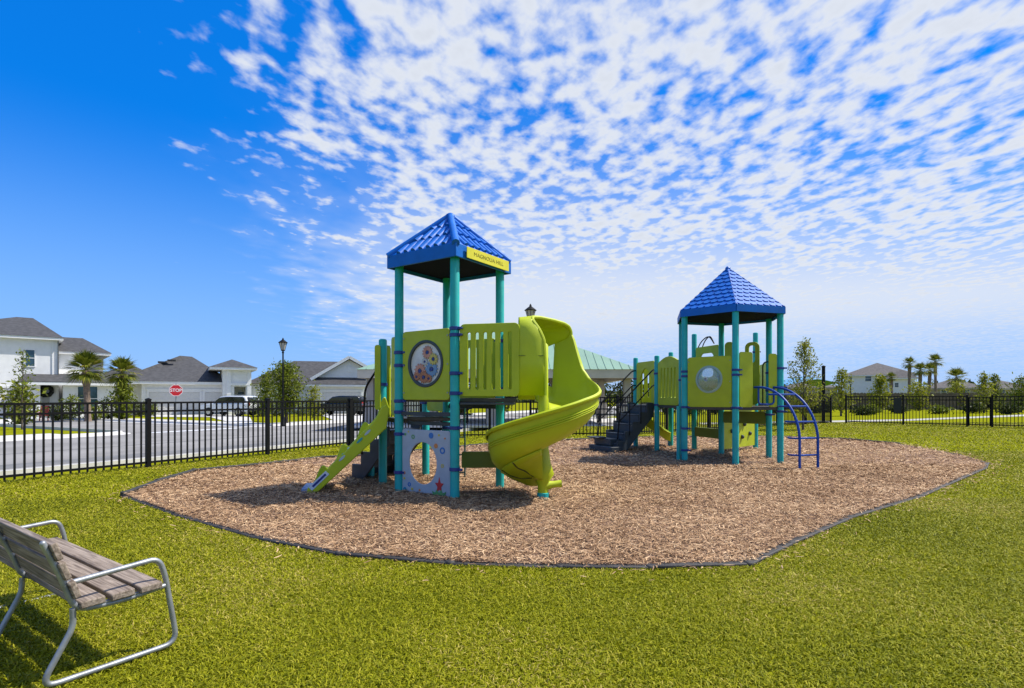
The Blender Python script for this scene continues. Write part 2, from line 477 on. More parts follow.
def grass_patch(n, y0, y1, wmin, hmin, grow):
    x, y = spread(n, y0, y1, xa=2.6)
    s = (x - FP.x) * FN.x + (y - FP.y) * FN.y
    ok = (s < 0.3) & ~inside(bed, x, y)
    return x[ok], y[ok]
bl = []
for (n, y0, y1) in ((370000, 1.3, 4.2), (300000, 4.2, 7.5), (190000, 7.5, 14), (125000, 14, 30)):
    x, y = grass_patch(n, y0, y1, 0, 0, 0)
    bl.append((x, y))
x = np.concatenate([b[0] for b in bl]); y = np.concatenate([b[1] for b in bl]); n = len(x)
w = np.maximum(.0028, y * .00078) * (0.7 + .7 * rng.random(n)); h = (.015 + .024 * rng.random(n)) * (1 + .008 * y)
az = rng.random(n) * 2 * np.pi; lean = .45 + 1.25 * rng.random(n); tw = rng.random(n) * 2 * np.pi
dx, dy = np.cos(az), np.sin(az); sx, sy = np.cos(tw), np.sin(tw)
zb = np.zeros(n)
def P(k, f, hh, l): # ring k: half width f, height, lean offset
    return (np.stack([x + dx * l - sx * w * f, y + dy * l - sy * w * f, zb + hh], 1),
            np.stack([x + dx * l + sx * w * f, y + dy * l + sy * w * f, zb + hh], 1))
a0, a1 = P(0, .8, 0 * h, 0 * h); b0, b1 = P(1, 1.0, h * .6, h * lean * .42)
tip = np.stack([x + dx * h * lean * 1.15, y + dy * h * lean * 1.15, zb + h * (1.0 - .38 * lean)], 1)
V = np.stack([a0, a1, b0, b1, tip], 1).reshape(-1, 3)
i = np.arange(n)[:, None] * 5
Fc = np.concatenate([i + [[0, 1, 3]], i + [[0, 3, 2]], i + [[2, 3, 4]]], 1).reshape(-1, 3)
tag(np_mesh('lawn_grass', V, Fc, GRASS), 'short yellow green lawn grass around the wood chip bed', 'grass', kind='stuff')

# wood chips
cx = []; cy = []
for (n, y0, y1) in ((90000, 4.2, 7.2), (110000, 7.2, 11), (80000, 11, 19)):
    x, y = spread(n, y0, y1, .98); ok = inside(bed, x, y); cx.append(x[ok]); cy.append(y[ok])
for a_, b_ in zip(bed, bed[1:] + bed[:1]):        # a few kicked over the edging
    k_ = int((b_ - a_).length * 22); t_ = rng.random(k_); o_ = .05 + np.abs(rng.normal(size=k_)) * .16
    d_ = (b_ - a_).normalized()
    cx.append(a_.x + (b_.x - a_.x) * t_ + d_.y * o_ * -1); cy.append(a_.y + (b_.y - a_.y) * t_ - d_.x * o_ * -1)
x = np.concatenate(cx); y = np.concatenate(cy); n = len(x)
Lc = (.012 + .030 * rng.random(n)) * (.8 + .045 * y); wc = np.maximum(.0036, .0006 * y) * (.6 + .8 * rng.random(n))
az = rng.random(n) * np.pi * 2; dx, dy = np.cos(az), np.sin(az); nx, ny = -dy, dx
z0 = .022 + .026 * rng.random(n) ** 1.5 + .008 * (1 + np.sin(x * 2.3 + np.sin(y * 1.9)) * np.sin(y * 2.7 + x)); tl = (rng.random(n) - .5) * .5; bend = (rng.random(n) - .3) * .5 * Lc; side = (rng.random(n) - .5) * .7 * Lc
roll = (rng.random(n) - .5) * 1.0
rows = []
for (u, k) in ((-1, 0), (0, 1), (1, 0)):
    for q in (-1, 1):
        wq = wc * q * (1.0 if k else .65)
        rows.append(np.stack([x + dx * u * Lc + nx * (wq + k * side), y + dy * u * Lc + ny * (wq + k * side), z0 + np.abs(tl) * Lc + tl * u * Lc + k * bend + wq * roll], 1))
V = np.stack(rows, 1).reshape(-1, 3); i = np.arange(n)[:, None] * 6
Fc = np.concatenate([i + [[0, 1, 3, 2]], i + [[2, 3, 5, 4]]], 1).reshape(-1, 4)
tag(np_mesh('wood_chip_mulch', V, Fc, CHIPS), 'loose tan wood chips covering the playground bed', 'mulch', kind='stuff')

# border timbers round the bed
bt = thing('mulch_border', 'low charcoal plastic edging that rings the wood chip bed', 'edging', bed[0])
closed = bed + [bed[0]]
for a, b in zip(closed[:-1], closed[1:]):
    L = (b - a).length; k = max(1, round(L / 1.25)); d = (b - a) / k
    for j in range(k):
        p = a + d * j; q = a + d * (j + 1); t = d.normalized()
        hgt = (.030 if t.x * 1 < -.5 or (t.x < 0 and t.y < .3) else .075) + random.uniform(-.007, .007)
        m_ = MB(); m_.bar(p + t * .004 + UP * hgt / 2, q - t * .004 + UP * (hgt + random.uniform(-.01, .01)) / 2, .075, hgt)
        m_.lathe(p + UP * 0.0, [(.045, 0), (.045, hgt + .004), (.03, hgt + .008)], 10)
        m_.build('border_timber', BORDER, bt, bevel=.012)

# ------------------------------------------------------------------ bench
bo = Vector((-2.185, 2.585, 0.012)); bf = Vector((.57, .82, 0)).normalized(); bl_ = Vector((-.82, .57, 0)).normalized()
bench = thing('park_bench', 'park bench of weathered grey boards on bent galvanised tube ends, at the lawn corner', 'bench', bo)
bench.rotation_euler = (0, 0, 0)
# built in local frame: x along the length, y forwards, z up then turned as one thing
ORG[bench.name] = Vector((0, 0, 0))
ang = math.atan2(bl_.y, bl_.x)
BW = 1.58
def end_frame(x):
    a = MB()
    p1 = smooth_path([(x, .055, .485), (x, .46, .512), (x, .492, .42), (x, .555, .022 if x == 0 else -.012), (x, -.045, .022 if x == 0 else -.012), (x, .085, .27), (x, .082, .36)], .075, 7)
    a.tube(p1, .0138, 12)
    p2 = smooth_path([(x + .002, -.032, .70), (x + .002, .045, .50), (x + .002, .09, .345), (x + .002, .30, .335), (x + .002, .492, .355)], .07, 7)
    a.tube(p2, .0138, 12)
    a.ball((x + .002, -.032, .70), .0138, 6)
    return a
for x in (0.0, -BW):
    end_frame(x).build('end_frame', GALV, bench)
a = MB(); x = -BW * .52          # middle support without an armrest
a.tube(smooth_path([(x, -.03, .66), (x, .045, .50), (x, .09, .345), (x, .30, .335), (x, .470, .352)], .07, 7), .0138, 12)
a.tube(smooth_path([(x, .088, .35), (x, .085, .27), (x, -.045, .0)], .07, 7), .0138, 12)
a.build('middle_frame', GALV, bench)
for k, (y, z) in enumerate(((-.018, .655), (.014, .555), (.052, .455))):
    a = MB(); tilt = Matrix.Rotation(R(18), 3, 'X')
    a.box((-BW / 2, y + .030, z), (BW + .07, .030, .090), tilt)
    a.build('back_board', TIMBER, bench, bevel=.006)
for k, y in enumerate((.155, .285, .415)):
    a = MB(); a.box((-BW / 2, y, .372), (BW + .07, .105, .036), Matrix.Rotation(R(2), 3, 'X'))
    a.build('seat_board', TIMBER, bench, bevel=.006)
for x in (0.0, -BW):
    a = MB()
    for y in (.155, .285, .415): a.lathe((x, y, .3545), [(.012, -.012), (.012, .002)], 8)
    a.bar((x, .10, .352), (x, .47, .354), .03, .008)
    a.build('seat_bracket', GALV, bench)
bench.matrix_world = Matrix.Translation(bo) @ Matrix((-bl_, bf, UP)).transposed().to_4x4()

# ------------------------------------------------------------------ play structure helpers
def post(root, p, top, collars=(), r=.064, lug=None, name='post'):
    p = Vector((p[0], p[1], 0)); a = MB()
    a.lathe(p, [(r, -.02), (r, top - .03), (r * .93, top - .012), (r * .6, top), (.004, top + .003)], 20)
    o = a.build(name, TEAL, root)
    for z in collars:
        c = MB(); c.lathe(p, [(r + .002, z - .026), (r + .012, z - .021), (r + .012, z + .021), (r + .002, z + .026)], 20)
        d = lug if lug is not None else Vector((.8, -.6, 0))
        c.bar(p + UP * z + d * (r + .005), p + UP * z + d * (r + .062), .036, .030)
        c.ball(p + UP * z + d * (r + .058), .017, 4)
        c.build('collar', NAVY, o)
    return o

def edge(P, Q, inset=.09):
    P = Vector((P[0], P[1], 0)); Q = Vector((Q[0], Q[1], 0)); ux = (Q - P).normalized()
    return P + ux * inset, ux, (Q - P).length - 2 * inset

def panel(root, P, Q, z0, z1, holes=(), m=None, t=.02, inset=.085, r=.05, name='panel', outer=None, off=0.0):
    o, ux, W = edge(P, Q, inset)
    n = ux.cross(UP)
    out = outer(W, z0, z1) if outer else rrect(0, W, z0, z1, r)
    hl = holes(W) if callable(holes) else holes
    return plate(name, out, hl, t, (o + n * off, ux, UP), m or LIMEP, root), o + n * off, ux, W

def bolts(par, o, ux, W, z0, z1, off=.0):
    nz = ux.cross(UP)
    for fx in (.03, W - .03):
        for fz in (z0 + .10, (z0 + z1) / 2, z1 - .10):
            c = o + ux * fx + UP * fz + nz * off
            a = MB(); a.tube([c - nz * .004, c + nz * .010], .011, 8); a.build('bolt', MATS['galvanised_steel'], par)
def slots(n, z0, z1, wslot=.045, margin=.14):
    def f(W):
        out = []
        for i in range(n):
            c = margin + (W - 2 * margin) * i / (n - 1)
            out.append(rrect(c - wslot / 2, c + wslot / 2, z0, z1, wslot * .49, 4))
        return out
    return f

def deck(root, poly, z, m=BROWNDECK, t=.07):
    a = MB(); pts = [Vector((p[0], p[1], z - t)) for p in poly]
    fr = (Vector((0, 0, z - t)), Vector((1, 0, 0)), Vector((0, 1, 0)))
    a.prism([(p[0], p[1]) for p in poly], fr, t)
    return a.build('deck', m, root, bevel=.008)

def rail(root, pts, r=.016, rad=.12, m=BLACKMET, name='handrail'):
    a = MB(); a.tube(smooth_path(pts, rad), r, 8); return a.build(name, m, root)

def stairs(root, top, d, width, ztop, n, run, parts=True):
    """moulded dark stair with closed sides; top = centre of the deck edge, d = outward"""
    d = d.normalized(); s = UP.cross(d); st = MB(); step = run / n; rise = ztop / (n + 1)
    top = Vector((top[0], top[1], 0))
    for i in range(n):
        z = ztop - rise * (i + 1); c = top + d * (step * (i + .5))
        st.prism([(-width / 2 + .03, z - .035), (width / 2 - .03, z - .035), (width / 2 - .03, z), (-width / 2 + .03, z)],
                 (c - d * (step * .55), s, UP), -step * 1.12 if s.cross(UP).dot(d) < 0 else step * 1.12)
        # riser
        st.prism([(-width / 2 + .03, z - rise + .002), (width / 2 - .03, z - rise + .002), (width / 2 - .03, z - .036), (-width / 2 + .03, z - .036)],
                 (c + d * (step * .42), s, UP), -.025 if s.cross(UP).dot(d) < 0 else .025)
    o = st.build('stairs', DARKPLAS, root, bevel=.008)
    for q in (-1, 1):
        a = MB(); poly = []
        for i in range(n):
            z = ztop - rise * (i + 1)
            poly += [(step * i, z + .06), (step * (i + .98), z + .06)]
        poly += [(run, 0.02), (run - step * 1.2, 0.02), (step * .3, ztop - rise * 2.4), (0, ztop - rise * 2.2)]
        a.prism(poly, (top + s * (q * width / 2) - s * .02, d, UP), .04 if d.cross(UP).dot(s) > 0 else -.04)
        a.build('stringer', DARKPLAS, o, bevel=.008)
    return o

# ------------------------------------------------------------------ play structure with the spiral slide
TF, TL, TR, TB = V2(-.777, 7.404), V2(-1.656, 7.997), V2(-.184, 8.283), V2(-1.063, 8.876)
E1 = (TL - TF).normalized(); E2 = (TR - TF).normalized(); TC = (TF + TB) / 2
N1, N2 = V2(-2.05, 8.65), V2(-1.52, 9.60)
ps = thing('play_structure', 'play tower with square ribbed blue roof and lime spiral slide, nearest on the wood chips', 'play structure', TC)
lugF = (TR - TF).normalized()
post(ps, TF, 3.36, (2.33, 2.24, 1.72, 1.45, .98, .42), lug=V2(.8, -.6))
post(ps, TL, 3.36, (2.05, 1.86, 1.34, 1.18, .86, .30), lug=-E1)
post(ps, TR, 3.36, (1.52, 2.25), lug=-E2)
post(ps, TB, 3.36, (2.3, 1.5, .9), lug=-E1)
post(ps, N1, 2.32, (1.6,), lug=E1)
post(ps, N2, 2.05, (1.3,), lug=E1)
post(ps, (-2.42, 9.35), .36, r=.06, name='support_leg')
DZ1 = 1.385
S0, S1 = V2(.10, 7.22), V2(.10, 8.14)
def shrink(poly, f=.06):
    c_ = sum((Vector(p) for p in poly), Vector()) / len(poly)
    return [p + (c_ - p).normalized() * f for p in map(Vector, poly)]
deck(ps, shrink([TF, S0, S1, TR, TB, TL]), DZ1, t=.055)
deck(ps, shrink([TL, TB, N2, N1]), 1.08)
# under-deck beams and the half step below the front edge
u = MB()
for (a, b, z, h) in ((TF, TL, 1.16, .06), (TF + E2 * .12, TL + E2 * .12, 1.02, .05), (TF, S0, 1.31, .03), (TR, S1, 1.31, .04), (TB, TR, 1.26, .08)):
    d = (b - a).normalized(); u.bar(a + d * .07 + UP * z, b - d * .07 + UP * z, .05, h)
u.build('deck_beam', DARKPLAS, ps, bevel=.005)
stp = MB(); stp.bar(TF + E2 * .14 + E1 * .16 + UP * 1.09, TL + E2 * .14 - E1 * .1 + UP * 1.09, .16, .045)
stp.build('half_step', BROWNDECK, ps, bevel=.006)

# gear panel between the two front left posts (u runs from L to F so that the face looks outwards)
gp, go_, gux, gW = panel(ps, TL, TF, 1.36, 2.345, holes=lambda W: [ell(W * .50, 1.87, .30, .30)], t=.024)
gn = gux.cross(UP)
plate('window_ring', ell(gW * .5, 1.87, .335, .335, 40), [ell(gW * .5, 1.87, .292, .292, 40)], .05, (go_, gux, UP), mat('dark_ring', (.03, .045, .052), .45), gp, .008)
PALE = mat('gear_window_back', (.62, .63, .62), .3, var=.15, vscale=6)
plate('window', ell(gW * .5, 1.87, .298, .298), [], .012, (go_ - gn * .012, gux, UP), PALE, gp, .002)
bolts(gp, go_, gux, gW, 1.36, 2.345, .012)
def gear(cx, cz, r, n, m, off, hole=.35):
    pts = []
    for i in range(n):
        for (f, q) in ((-.30, .80), (-.2, 1.0), (.2, 1.0), (.30, .80)):
            a = 2 * math.pi * (i + f) / n; pts.append((cx + r * q * math.cos(a), cz + r * q * math.sin(a)))
    plate('gear', pts, [ell(cx, cz, r * hole, r * hole, 14)], .01, (go_ + gn * off, gux, UP), m, gp, .002)
    plate('gear_hub', ell(cx, cz, r * .26, r * .26, 14), [], .014, (go_ + gn * off, gux, UP), MATS['navy_clamp'], gp, .002)
ORA = mat('gear_coral', (.50, .24, .17), .5, var=.1); YEL = mat('gear_yellow', (.50, .42, .10), .5, var=.1)
BLU = mat('gear_blue', (.13, .25, .42), .5, var=.1); BRN = mat('gear_rust', (.38, .15, .07), .5, var=.15)
c = gW * .5
gear(c + .03, 2.03, .095, 13, ORA, .004)
gear(c + .15, 1.93, .085, 11, YEL, .012)
gear(c + .11, 1.79, .115, 14, BLU, .004)
gear(c - .11, 1.77, .110, 13, ORA, .006)
gear(c - .03, 1.68, .090, 12, BRN, .014)
gear(c + .06, 1.66, .062, 10, BRN, .010)
gear(c - .17, 1.69, .060, 10, BRN, .012)
gear(c - .02, 1.90, .055, 10, mat('gear_grey', (.42, .44, .44), .5), .003)

# pale grey sea panel under the gear panel
sp, so_, sux, sW = panel(ps, TL, TF, .03, .935, holes=lambda W: [ell(W * .44, .46, .265, .30)], m=GREYPANEL, t=.022, r=.03, inset=.075, name='sea_panel')
sn = sux.cross(UP)
def dot(cx, cz, r, m, ring=False, ry=None):
    plate('bubble_disc', ell(cx, cz, r, ry or r, 16), [ell(cx, cz, r * .55, (ry or r) * .55, 12)] if ring else [], .006, (so_ + sn * .014, sux, UP), m, sp, .001)
dB = mat('disc_blue', (.03, .16, .45), .5); dY = mat('disc_yellow', (.55, .45, .06), .5); dO = mat('disc_orange', (.60, .22, .06), .5)
dG = mat('disc_green', (.10, .30, .10), .5); dT = mat('disc_teal', (.02, .22, .33), .5); dR = mat('creature_red', (.52, .03, .03), .5)
for (x_, z_, r_, m_, rg) in ((.62, .86, .042, dB, 0), (.85, .66, .048, dB, 1), (.72, .72, .034, dO, 0), (.07, .86, .020, dG, 0), (.24, .83, .032, dG, 1),
                            (.05, .30, .024, dO, 0), (.16, .14, .032, dB, 1), (.06, .06, .036, dT, 0), (.78, .87, .016, dY, 0), (.85, .45, .026, dY, 1),
                            (.22, .08, .02, dY, 0), (.14, .90, .014, dY, 0), (.05, .22, .018, dY, 0), (.38, .075, .018, dO, 0), (.9, .83, .014, dO, 0)):
    dot(x_ * sW, z_, r_, m_, rg)
cr = []
for k in range(10):                                  # a five armed red starfish
    a = R(90 + 36 * k); q = .105 if k % 2 == 0 else .045
    cr.append((.79 * sW + q * .8 * math.cos(a), .17 + q * math.sin(a) * 1.15))
plate('sea_creature', cr, [], .01, (so_ + sn * .015, sux, UP), dR, sp, .004)
wd = [(.67, .035), (.90, .035), (.93, .10), (.86, .075), (.83, .12), (.79, .07), (.74, .115), (.71, .07), (.65, .09)]
plate('sea_weed', [(a * sW, b) for a, b in wd], [], .01, (so_ + sn * .02, sux, UP), dG, sp, .003)

# slotted guard from the front post to the slide hood
panel(ps, TF, V2(.175, 7.195), 1.41, 2.385, holes=slots(6, 1.50, 2.27, .048, .13), t=.045, inset=.075, r=.07, name='guard_panel')
panel(ps, S1, TR, 1.41, 2.385, holes=(), t=.03, inset=.06, r=.05, name='guard_panel')
panel(ps, TB, TR, 1.38, 2.3, holes=slots(6, 1.5, 2.18, .048, .13), t=.03, name='guard_panel')
panel(ps, N2, TB, 1.16, 1.95, holes=(), t=.03, name='guard_panel')
# narrow entry panels either side of the low deck post
nL = (N1 - TL).normalized()
panel(ps, TL, TL + nL * .40, 1.12, 2.30, inset=.085, r=.05, t=.03, name='entry_panel')
nN = (N2 - N1).normalized()
panel(ps, N1, N1 + nN * .26, 1.08, 2.22, inset=.085, r=.05, t=.03, name='entry_panel')
panel(ps, N1 + V2(-.012, -.08), N1 + V2(-.012, -.08) + V2(-.10, -.0), 1.2, 2.22, inset=.004, r=.04, t=.03, name='entry_panel')
# low bench panel and pole ladder seen behind the front post
panel(ps, V2(-.74, 8.0), V2(.16, 8.05), .36, .60, inset=0, r=.03, t=.05, m=mat('shaded_green_plank', (.15, .20, .012), .5), name='bench_panel')  # dull green plank, its shadow put into the base colour
a = MB(); LX = V2(-.80, 9.25)
for dx in (-.38, 0): a.tube([LX + V2(dx, 0, 0), LX + V2(dx, 0, 1.3)], .014, 8)
for z in (.12, .42, .72, 1.02): a.tube([LX + V2(-.38, 0, z), LX + V2(0, 0, z)], .012, 8)
a.build('pole_ladder', mat('dark_teal_steel', (.008, .07, .07), .4), ps)
stairs(ps, (N1 + N2) / 2 , V2(-.86, .49), .78, 1.08, 4, .82)
sd = V2(-.86, .49).normalized(); sc = UP.cross(sd); st0 = (N1 + N2) / 2
for q in (-.42, .42):
    b0 = st0 + sc * q
    rail(ps, [b0 + UP * 2.0, b0 + sd * .12 + UP * 1.98, b0 + sd * .50 + UP * 1.55, b0 + sd * .58 + UP * .45], .018)

# climbing ramp with scalloped side boards
ca, cb = V2(-1.93, 8.36), V2(-3.02, 8.10); cd = (cb - ca).normalized(); cs = UP.cross(cd); crun = (cb - ca).length
RZ = 1.13
def prof(far):
    top, bot = [], []
    N = 44
    for i in range(N + 1):
        t = i / N; zc = RZ * (1 - t) ** 1.04
        wv = max(-.03, .10 * math.sin(t * 2 * math.pi * 3.6 + .4)) if far else .012 * math.sin(t * 21)
        up_ = (.17 if far else .13) * (1 - .35 * t); hump = .07 * math.exp(-((t - .07) / .06) ** 2)
        top.append((t * crun - .02, zc + up_ + wv + hump))
        bot.append((t * crun, max(.0, zc - .19 * (1 - .45 * t))))
    top[0] = (-.05, RZ + .10); bot[0] = (.0, RZ - .20)
    return top + bot[::-1]
ramp = MB()
for i in range(14):
    t = (i + .5) / 14; p = ca + cd * (t * crun); z = RZ * (1 - t) ** 1.04
    ramp.bar(p + UP * z - cs * .24, p + UP * z + cs * .24, .105, .035, up=(cd * RZ + UP * crun).normalized())
rp = ramp.build('climbing_ramp', LIME, ps, bevel=.01)
for q in (-1, 1):
    plate('side_board', prof(q < 0), [], .055, (ca + cs * (q * .27), cd, UP), LIME, rp, .014)
hc = [mat('hold_teal', (.02, .30, .30), .5), mat('hold_pale', (.40, .50, .52), .5)]
for k, t in enumerate((.16, .30, .36, .48, .54, .66)):
    a = MB(); p = ca + cd * (t * crun) + cs * ((-1) ** k * .11) + UP * (RZ * (1 - t) ** 1.04 + .035)
    a.ball(p, .045, 5, (1, 1, .6)); a.build('climbing_hold', hc[k % 2], rp)
# printed strip on the lowest part of the near side board
fr_o = ca + cs * .302
pl = mat('label_white', (.55, .62, .68), .4)
def strip(t0, t1, w0, m, nm, off):
    pts = []
    for t, s_ in ((t0, -1), (t1, -1), (t1, 1), (t0, 1)):
        zc = RZ * (1 - t) ** 1.04 + .03; pts.append((crun * t + s_ * w0 * .7, zc + s_ * w0 * .7))
    plate(nm, pts, [], .004, (fr_o + cs * off, cd, UP), m, rp, .0008)
strip(.74, .95, .036, pl, 'label_strip', -.0)
strip(.76, .92, .016, NAVY, 'label_print', .003)
for t, c_ in ((.34, MATS['hold_teal']), (.24, MATS['hold_pale']), (.56, MATS['hold_pale'])):
    zc = RZ * (1 - t) ** 1.04; w_ = math.atan2(-RZ, crun)
    pts = [(crun * t + .06 * math.cos(q) * math.cos(w_) - .018 * math.sin(q) * math.sin(w_), zc + .03 + .06 * math.cos(q) * math.sin(w_) + .018 * math.sin(q) * math.cos(w_)) for q in [2 * math.pi * k / 14 for k in range(14)]]
    plate('foothold_mark', pts, [], .006, (fr_o, cd, UP), c_, rp, .002)
ft = MB(); ft.bar(cb + UP * .045 - cs * .27, cb + UP * .045 + cs * .27, .14, .08); ft.build('ramp_foot', mat('blue_foot', (.03, .10, .28), .5, col2=(.45, .5, .55), vscale=7), rp, bevel=.012)

# --- spiral slide
AX = V2(.42, 7.37); RO = .745
def interp(x, tab):
    for (x0, y0), (x1, y1) in zip(tab[:-1], tab[1:]):
        if x <= x1:
            t = max(0, (x - x0) / (x1 - x0)); t2 = t
            return y0 + (y1 - y0) * t2
    return tab[-1][1]
ZF = [(-10, 1.37), (0, 1.365), (40, 1.29), (90, 1.13), (140, .95), (180, .79), (230, .57), (270, .41), (315, .29), (345, .25), (365, .25), (500, .25)]
HR = [(-10, .20), (15, .20), (18, 1.04), (28, 1.09), (34, 1.08), (39, .98), (44, .79), (52, .55), (64, .43), (90, .38), (140, .42), (200, .44), (240, .47), (270, .48), (310, .42), (350, .28), (365, .22), (500, .12)]
a = MB(); rows = []
ths = list(np.linspace(-8, 352, 114))
for th in ths:
    zf, H = interp(th, ZF), interp(th, HR)
    if th <= 360:
        o = AX.copy(); d = Vector((math.sin(R(th)), math.cos(R(th)), 0))
    else:
        o = AX + V2((th - 360) / 36 * .28, 0); d = Vector((0, 1, 0))
    H1 = min(.13, H * .35); H2 = min(.28, H * .6)
    sec = [(.065, .20), (.075, .08), (.12, .015), (.22, -.01), (.42, -.03), (.54, -.01), (.62, .045), (.685, H1), (.722, H2), (RO - .012, H - .05), (RO - .01, H - .012), (RO + .008, H + .004), (RO + .026, H - .008), (RO + .024, H - .045)]
    rows.append([o + d * r_ + UP * (zf + z_) for r_, z_ in sec])
k = len(rows[0])
vs = [p for r_ in rows for p in r_]; fs = []
for i in range(len(rows) - 1):
    for j in range(k - 1): fs.append((i * k + j, i * k + j + 1, (i + 1) * k + j + 1, (i + 1) * k + j))
a.add(vs, fs)
slide = a.build('spiral_slide', LIME, ps, smooth=60, solid=.022)
# outer moulded ribs that follow the chute
for (rr_, off) in ((.742, .30), (.736, .245), (.739, .272)):
    a = MB(); pts = []
    for th in np.linspace(95, 285, 50):
        zf, H = interp(th, ZF), interp(th, HR); d = Vector((math.sin(R(th)), math.cos(R(th)), 0))
        pts.append(AX + d * (rr_ + .004) + UP * (zf + off * H / .45))
    a.tube(pts, [.002 + .009 * math.sin(math.pi * i / 49) for i in range(50)], 6); a.build('chute_rib', LIME, slide)
# moulded skirt that carries the lower chute on the column, with two dark tubes painted as the shade in its slits
def skirt(th):
    zf = interp(th, ZF); d = Vector((math.sin(R(th)), math.cos(R(th)), 0))
    return [AX + d * .075 + UP * .27, AX + d * .15 + UP * min(.34, zf - .09), AX + d * .30 + UP * (zf - .115), AX + d * .45 + UP * (zf - .085), AX + d * .57 + UP * (zf - .02)]
a = MB(); rows = [skirt(th) for th in np.linspace(185, 330, 34)]
vs = [p for r_ in rows for p in r_]; fs = []
for i in range(len(rows) - 1):
    for j in range(4): fs.append((i * 5 + j, i * 5 + j + 1, (i + 1) * 5 + j + 1, (i + 1) * 5 + j))
a.add(vs, fs); a.build('chute_skirt', LIME, slide, smooth=80, solid=.012)
for t0 in (226, 258):
    a = MB(); pts = [skirt(t0 + 5 * j)[4 - j] - UP * .006 for j in range(4)]
    a.tube(smooth_path(pts, .12, 5), .011, 6); a.build('slit_shade', MATS['lime_slit_shade'], slide)
# hood over the entry
pathh = [((.09, 7.215, 1.42), (.44, 7.215, 1.42)), ((.09, 7.215, 1.85), (.44, 7.215, 1.85)), ((.09, 7.215, 2.18), (.42, 7.215, 2.16)), ((.09, 7.222, 2.31), (.35, 7.222, 2.31)),
         ((.09, 7.25, 2.40), (.27, 7.25, 2.42)), ((.09, 7.32, 2.455), (.27, 7.33, 2.475)), ((.09, 7.45, 2.47), (.38, 7.47, 2.49)), ((.09, 7.65, 2.47), (.57, 7.66, 2.48)), ((.09, 7.86, 2.45), (.74, 7.84, 2.46)),
         ((.09, 8.02, 2.40), (.83, 7.945, 2.425)), ((.09, 8.09, 2.32), (.865, 7.968, 2.35)), ((.09, 8.11, 2.24), (.86, 7.975, 2.28)), ((.09, 8.12, 2.12), (.50, 8.12, 2.14)), ((.09, 8.12, 1.7), (.48, 8.12, 1.7)), ((.09, 8.12, 1.36), (.48, 8.12, 1.36))]
a = MB(); vs = []; fs = []; nx_ = 9
for (q0, q1) in pathh:
    q0, q1 = Vector(q0), Vector(q1)
    for j in range(nx_):
        t = j / (nx_ - 1); p = q0.lerp(q1, t)
        if q0.y < 7.23: p.y -= .035 * math.sin(math.pi * t)
        vs.append(p)
for i in range(len(pathh) - 1):
    for j in range(nx_ - 1): fs.append((i * nx_ + j, i * nx_ + j + 1, (i + 1) * nx_ + j + 1, (i + 1) * nx_ + j))
a.add(vs, fs); hood = a.build('hood', LIME, slide, smooth=60, solid=.035)
a = MB()      # rolled lip round the mouth of the hood
a.tube(smooth_path([Vector(q1) for (q0, q1) in pathh[:12]], .05, 3), .026, 8); a.build('hood_lip', LIME, hood)
a = MB(); a.bar((.085, 7.178, 1.945), (.42, 7.178, 1.945), .012, .008); a.build('hood_seam', mat('olive_seam', (.12, .15, .01), .6), hood)
a = MB(); a.lathe(AX, [(.072, .10), (.072, .18), (.085, .26), (.15, .36), (.105, .5), (.075, .7), (.07, 1.0), (.07, 2.1), (.03, 2.14)], 24)
a.build('support_column', LIME, slide, smooth=60)
a = MB(); a.lathe(AX, [(.082, -.02), (.082, .105), (.07, .112)], 24); a.build('column_foot', TEAL, slide)
a = MB(); a.tube([AX + V2(.02, .0, .2), AX + V2(.14, .02, .215), AX + V2(.25, .03, .225)], [.07, .045, .05], 12); a.build('exit_bracket', LIME, slide)

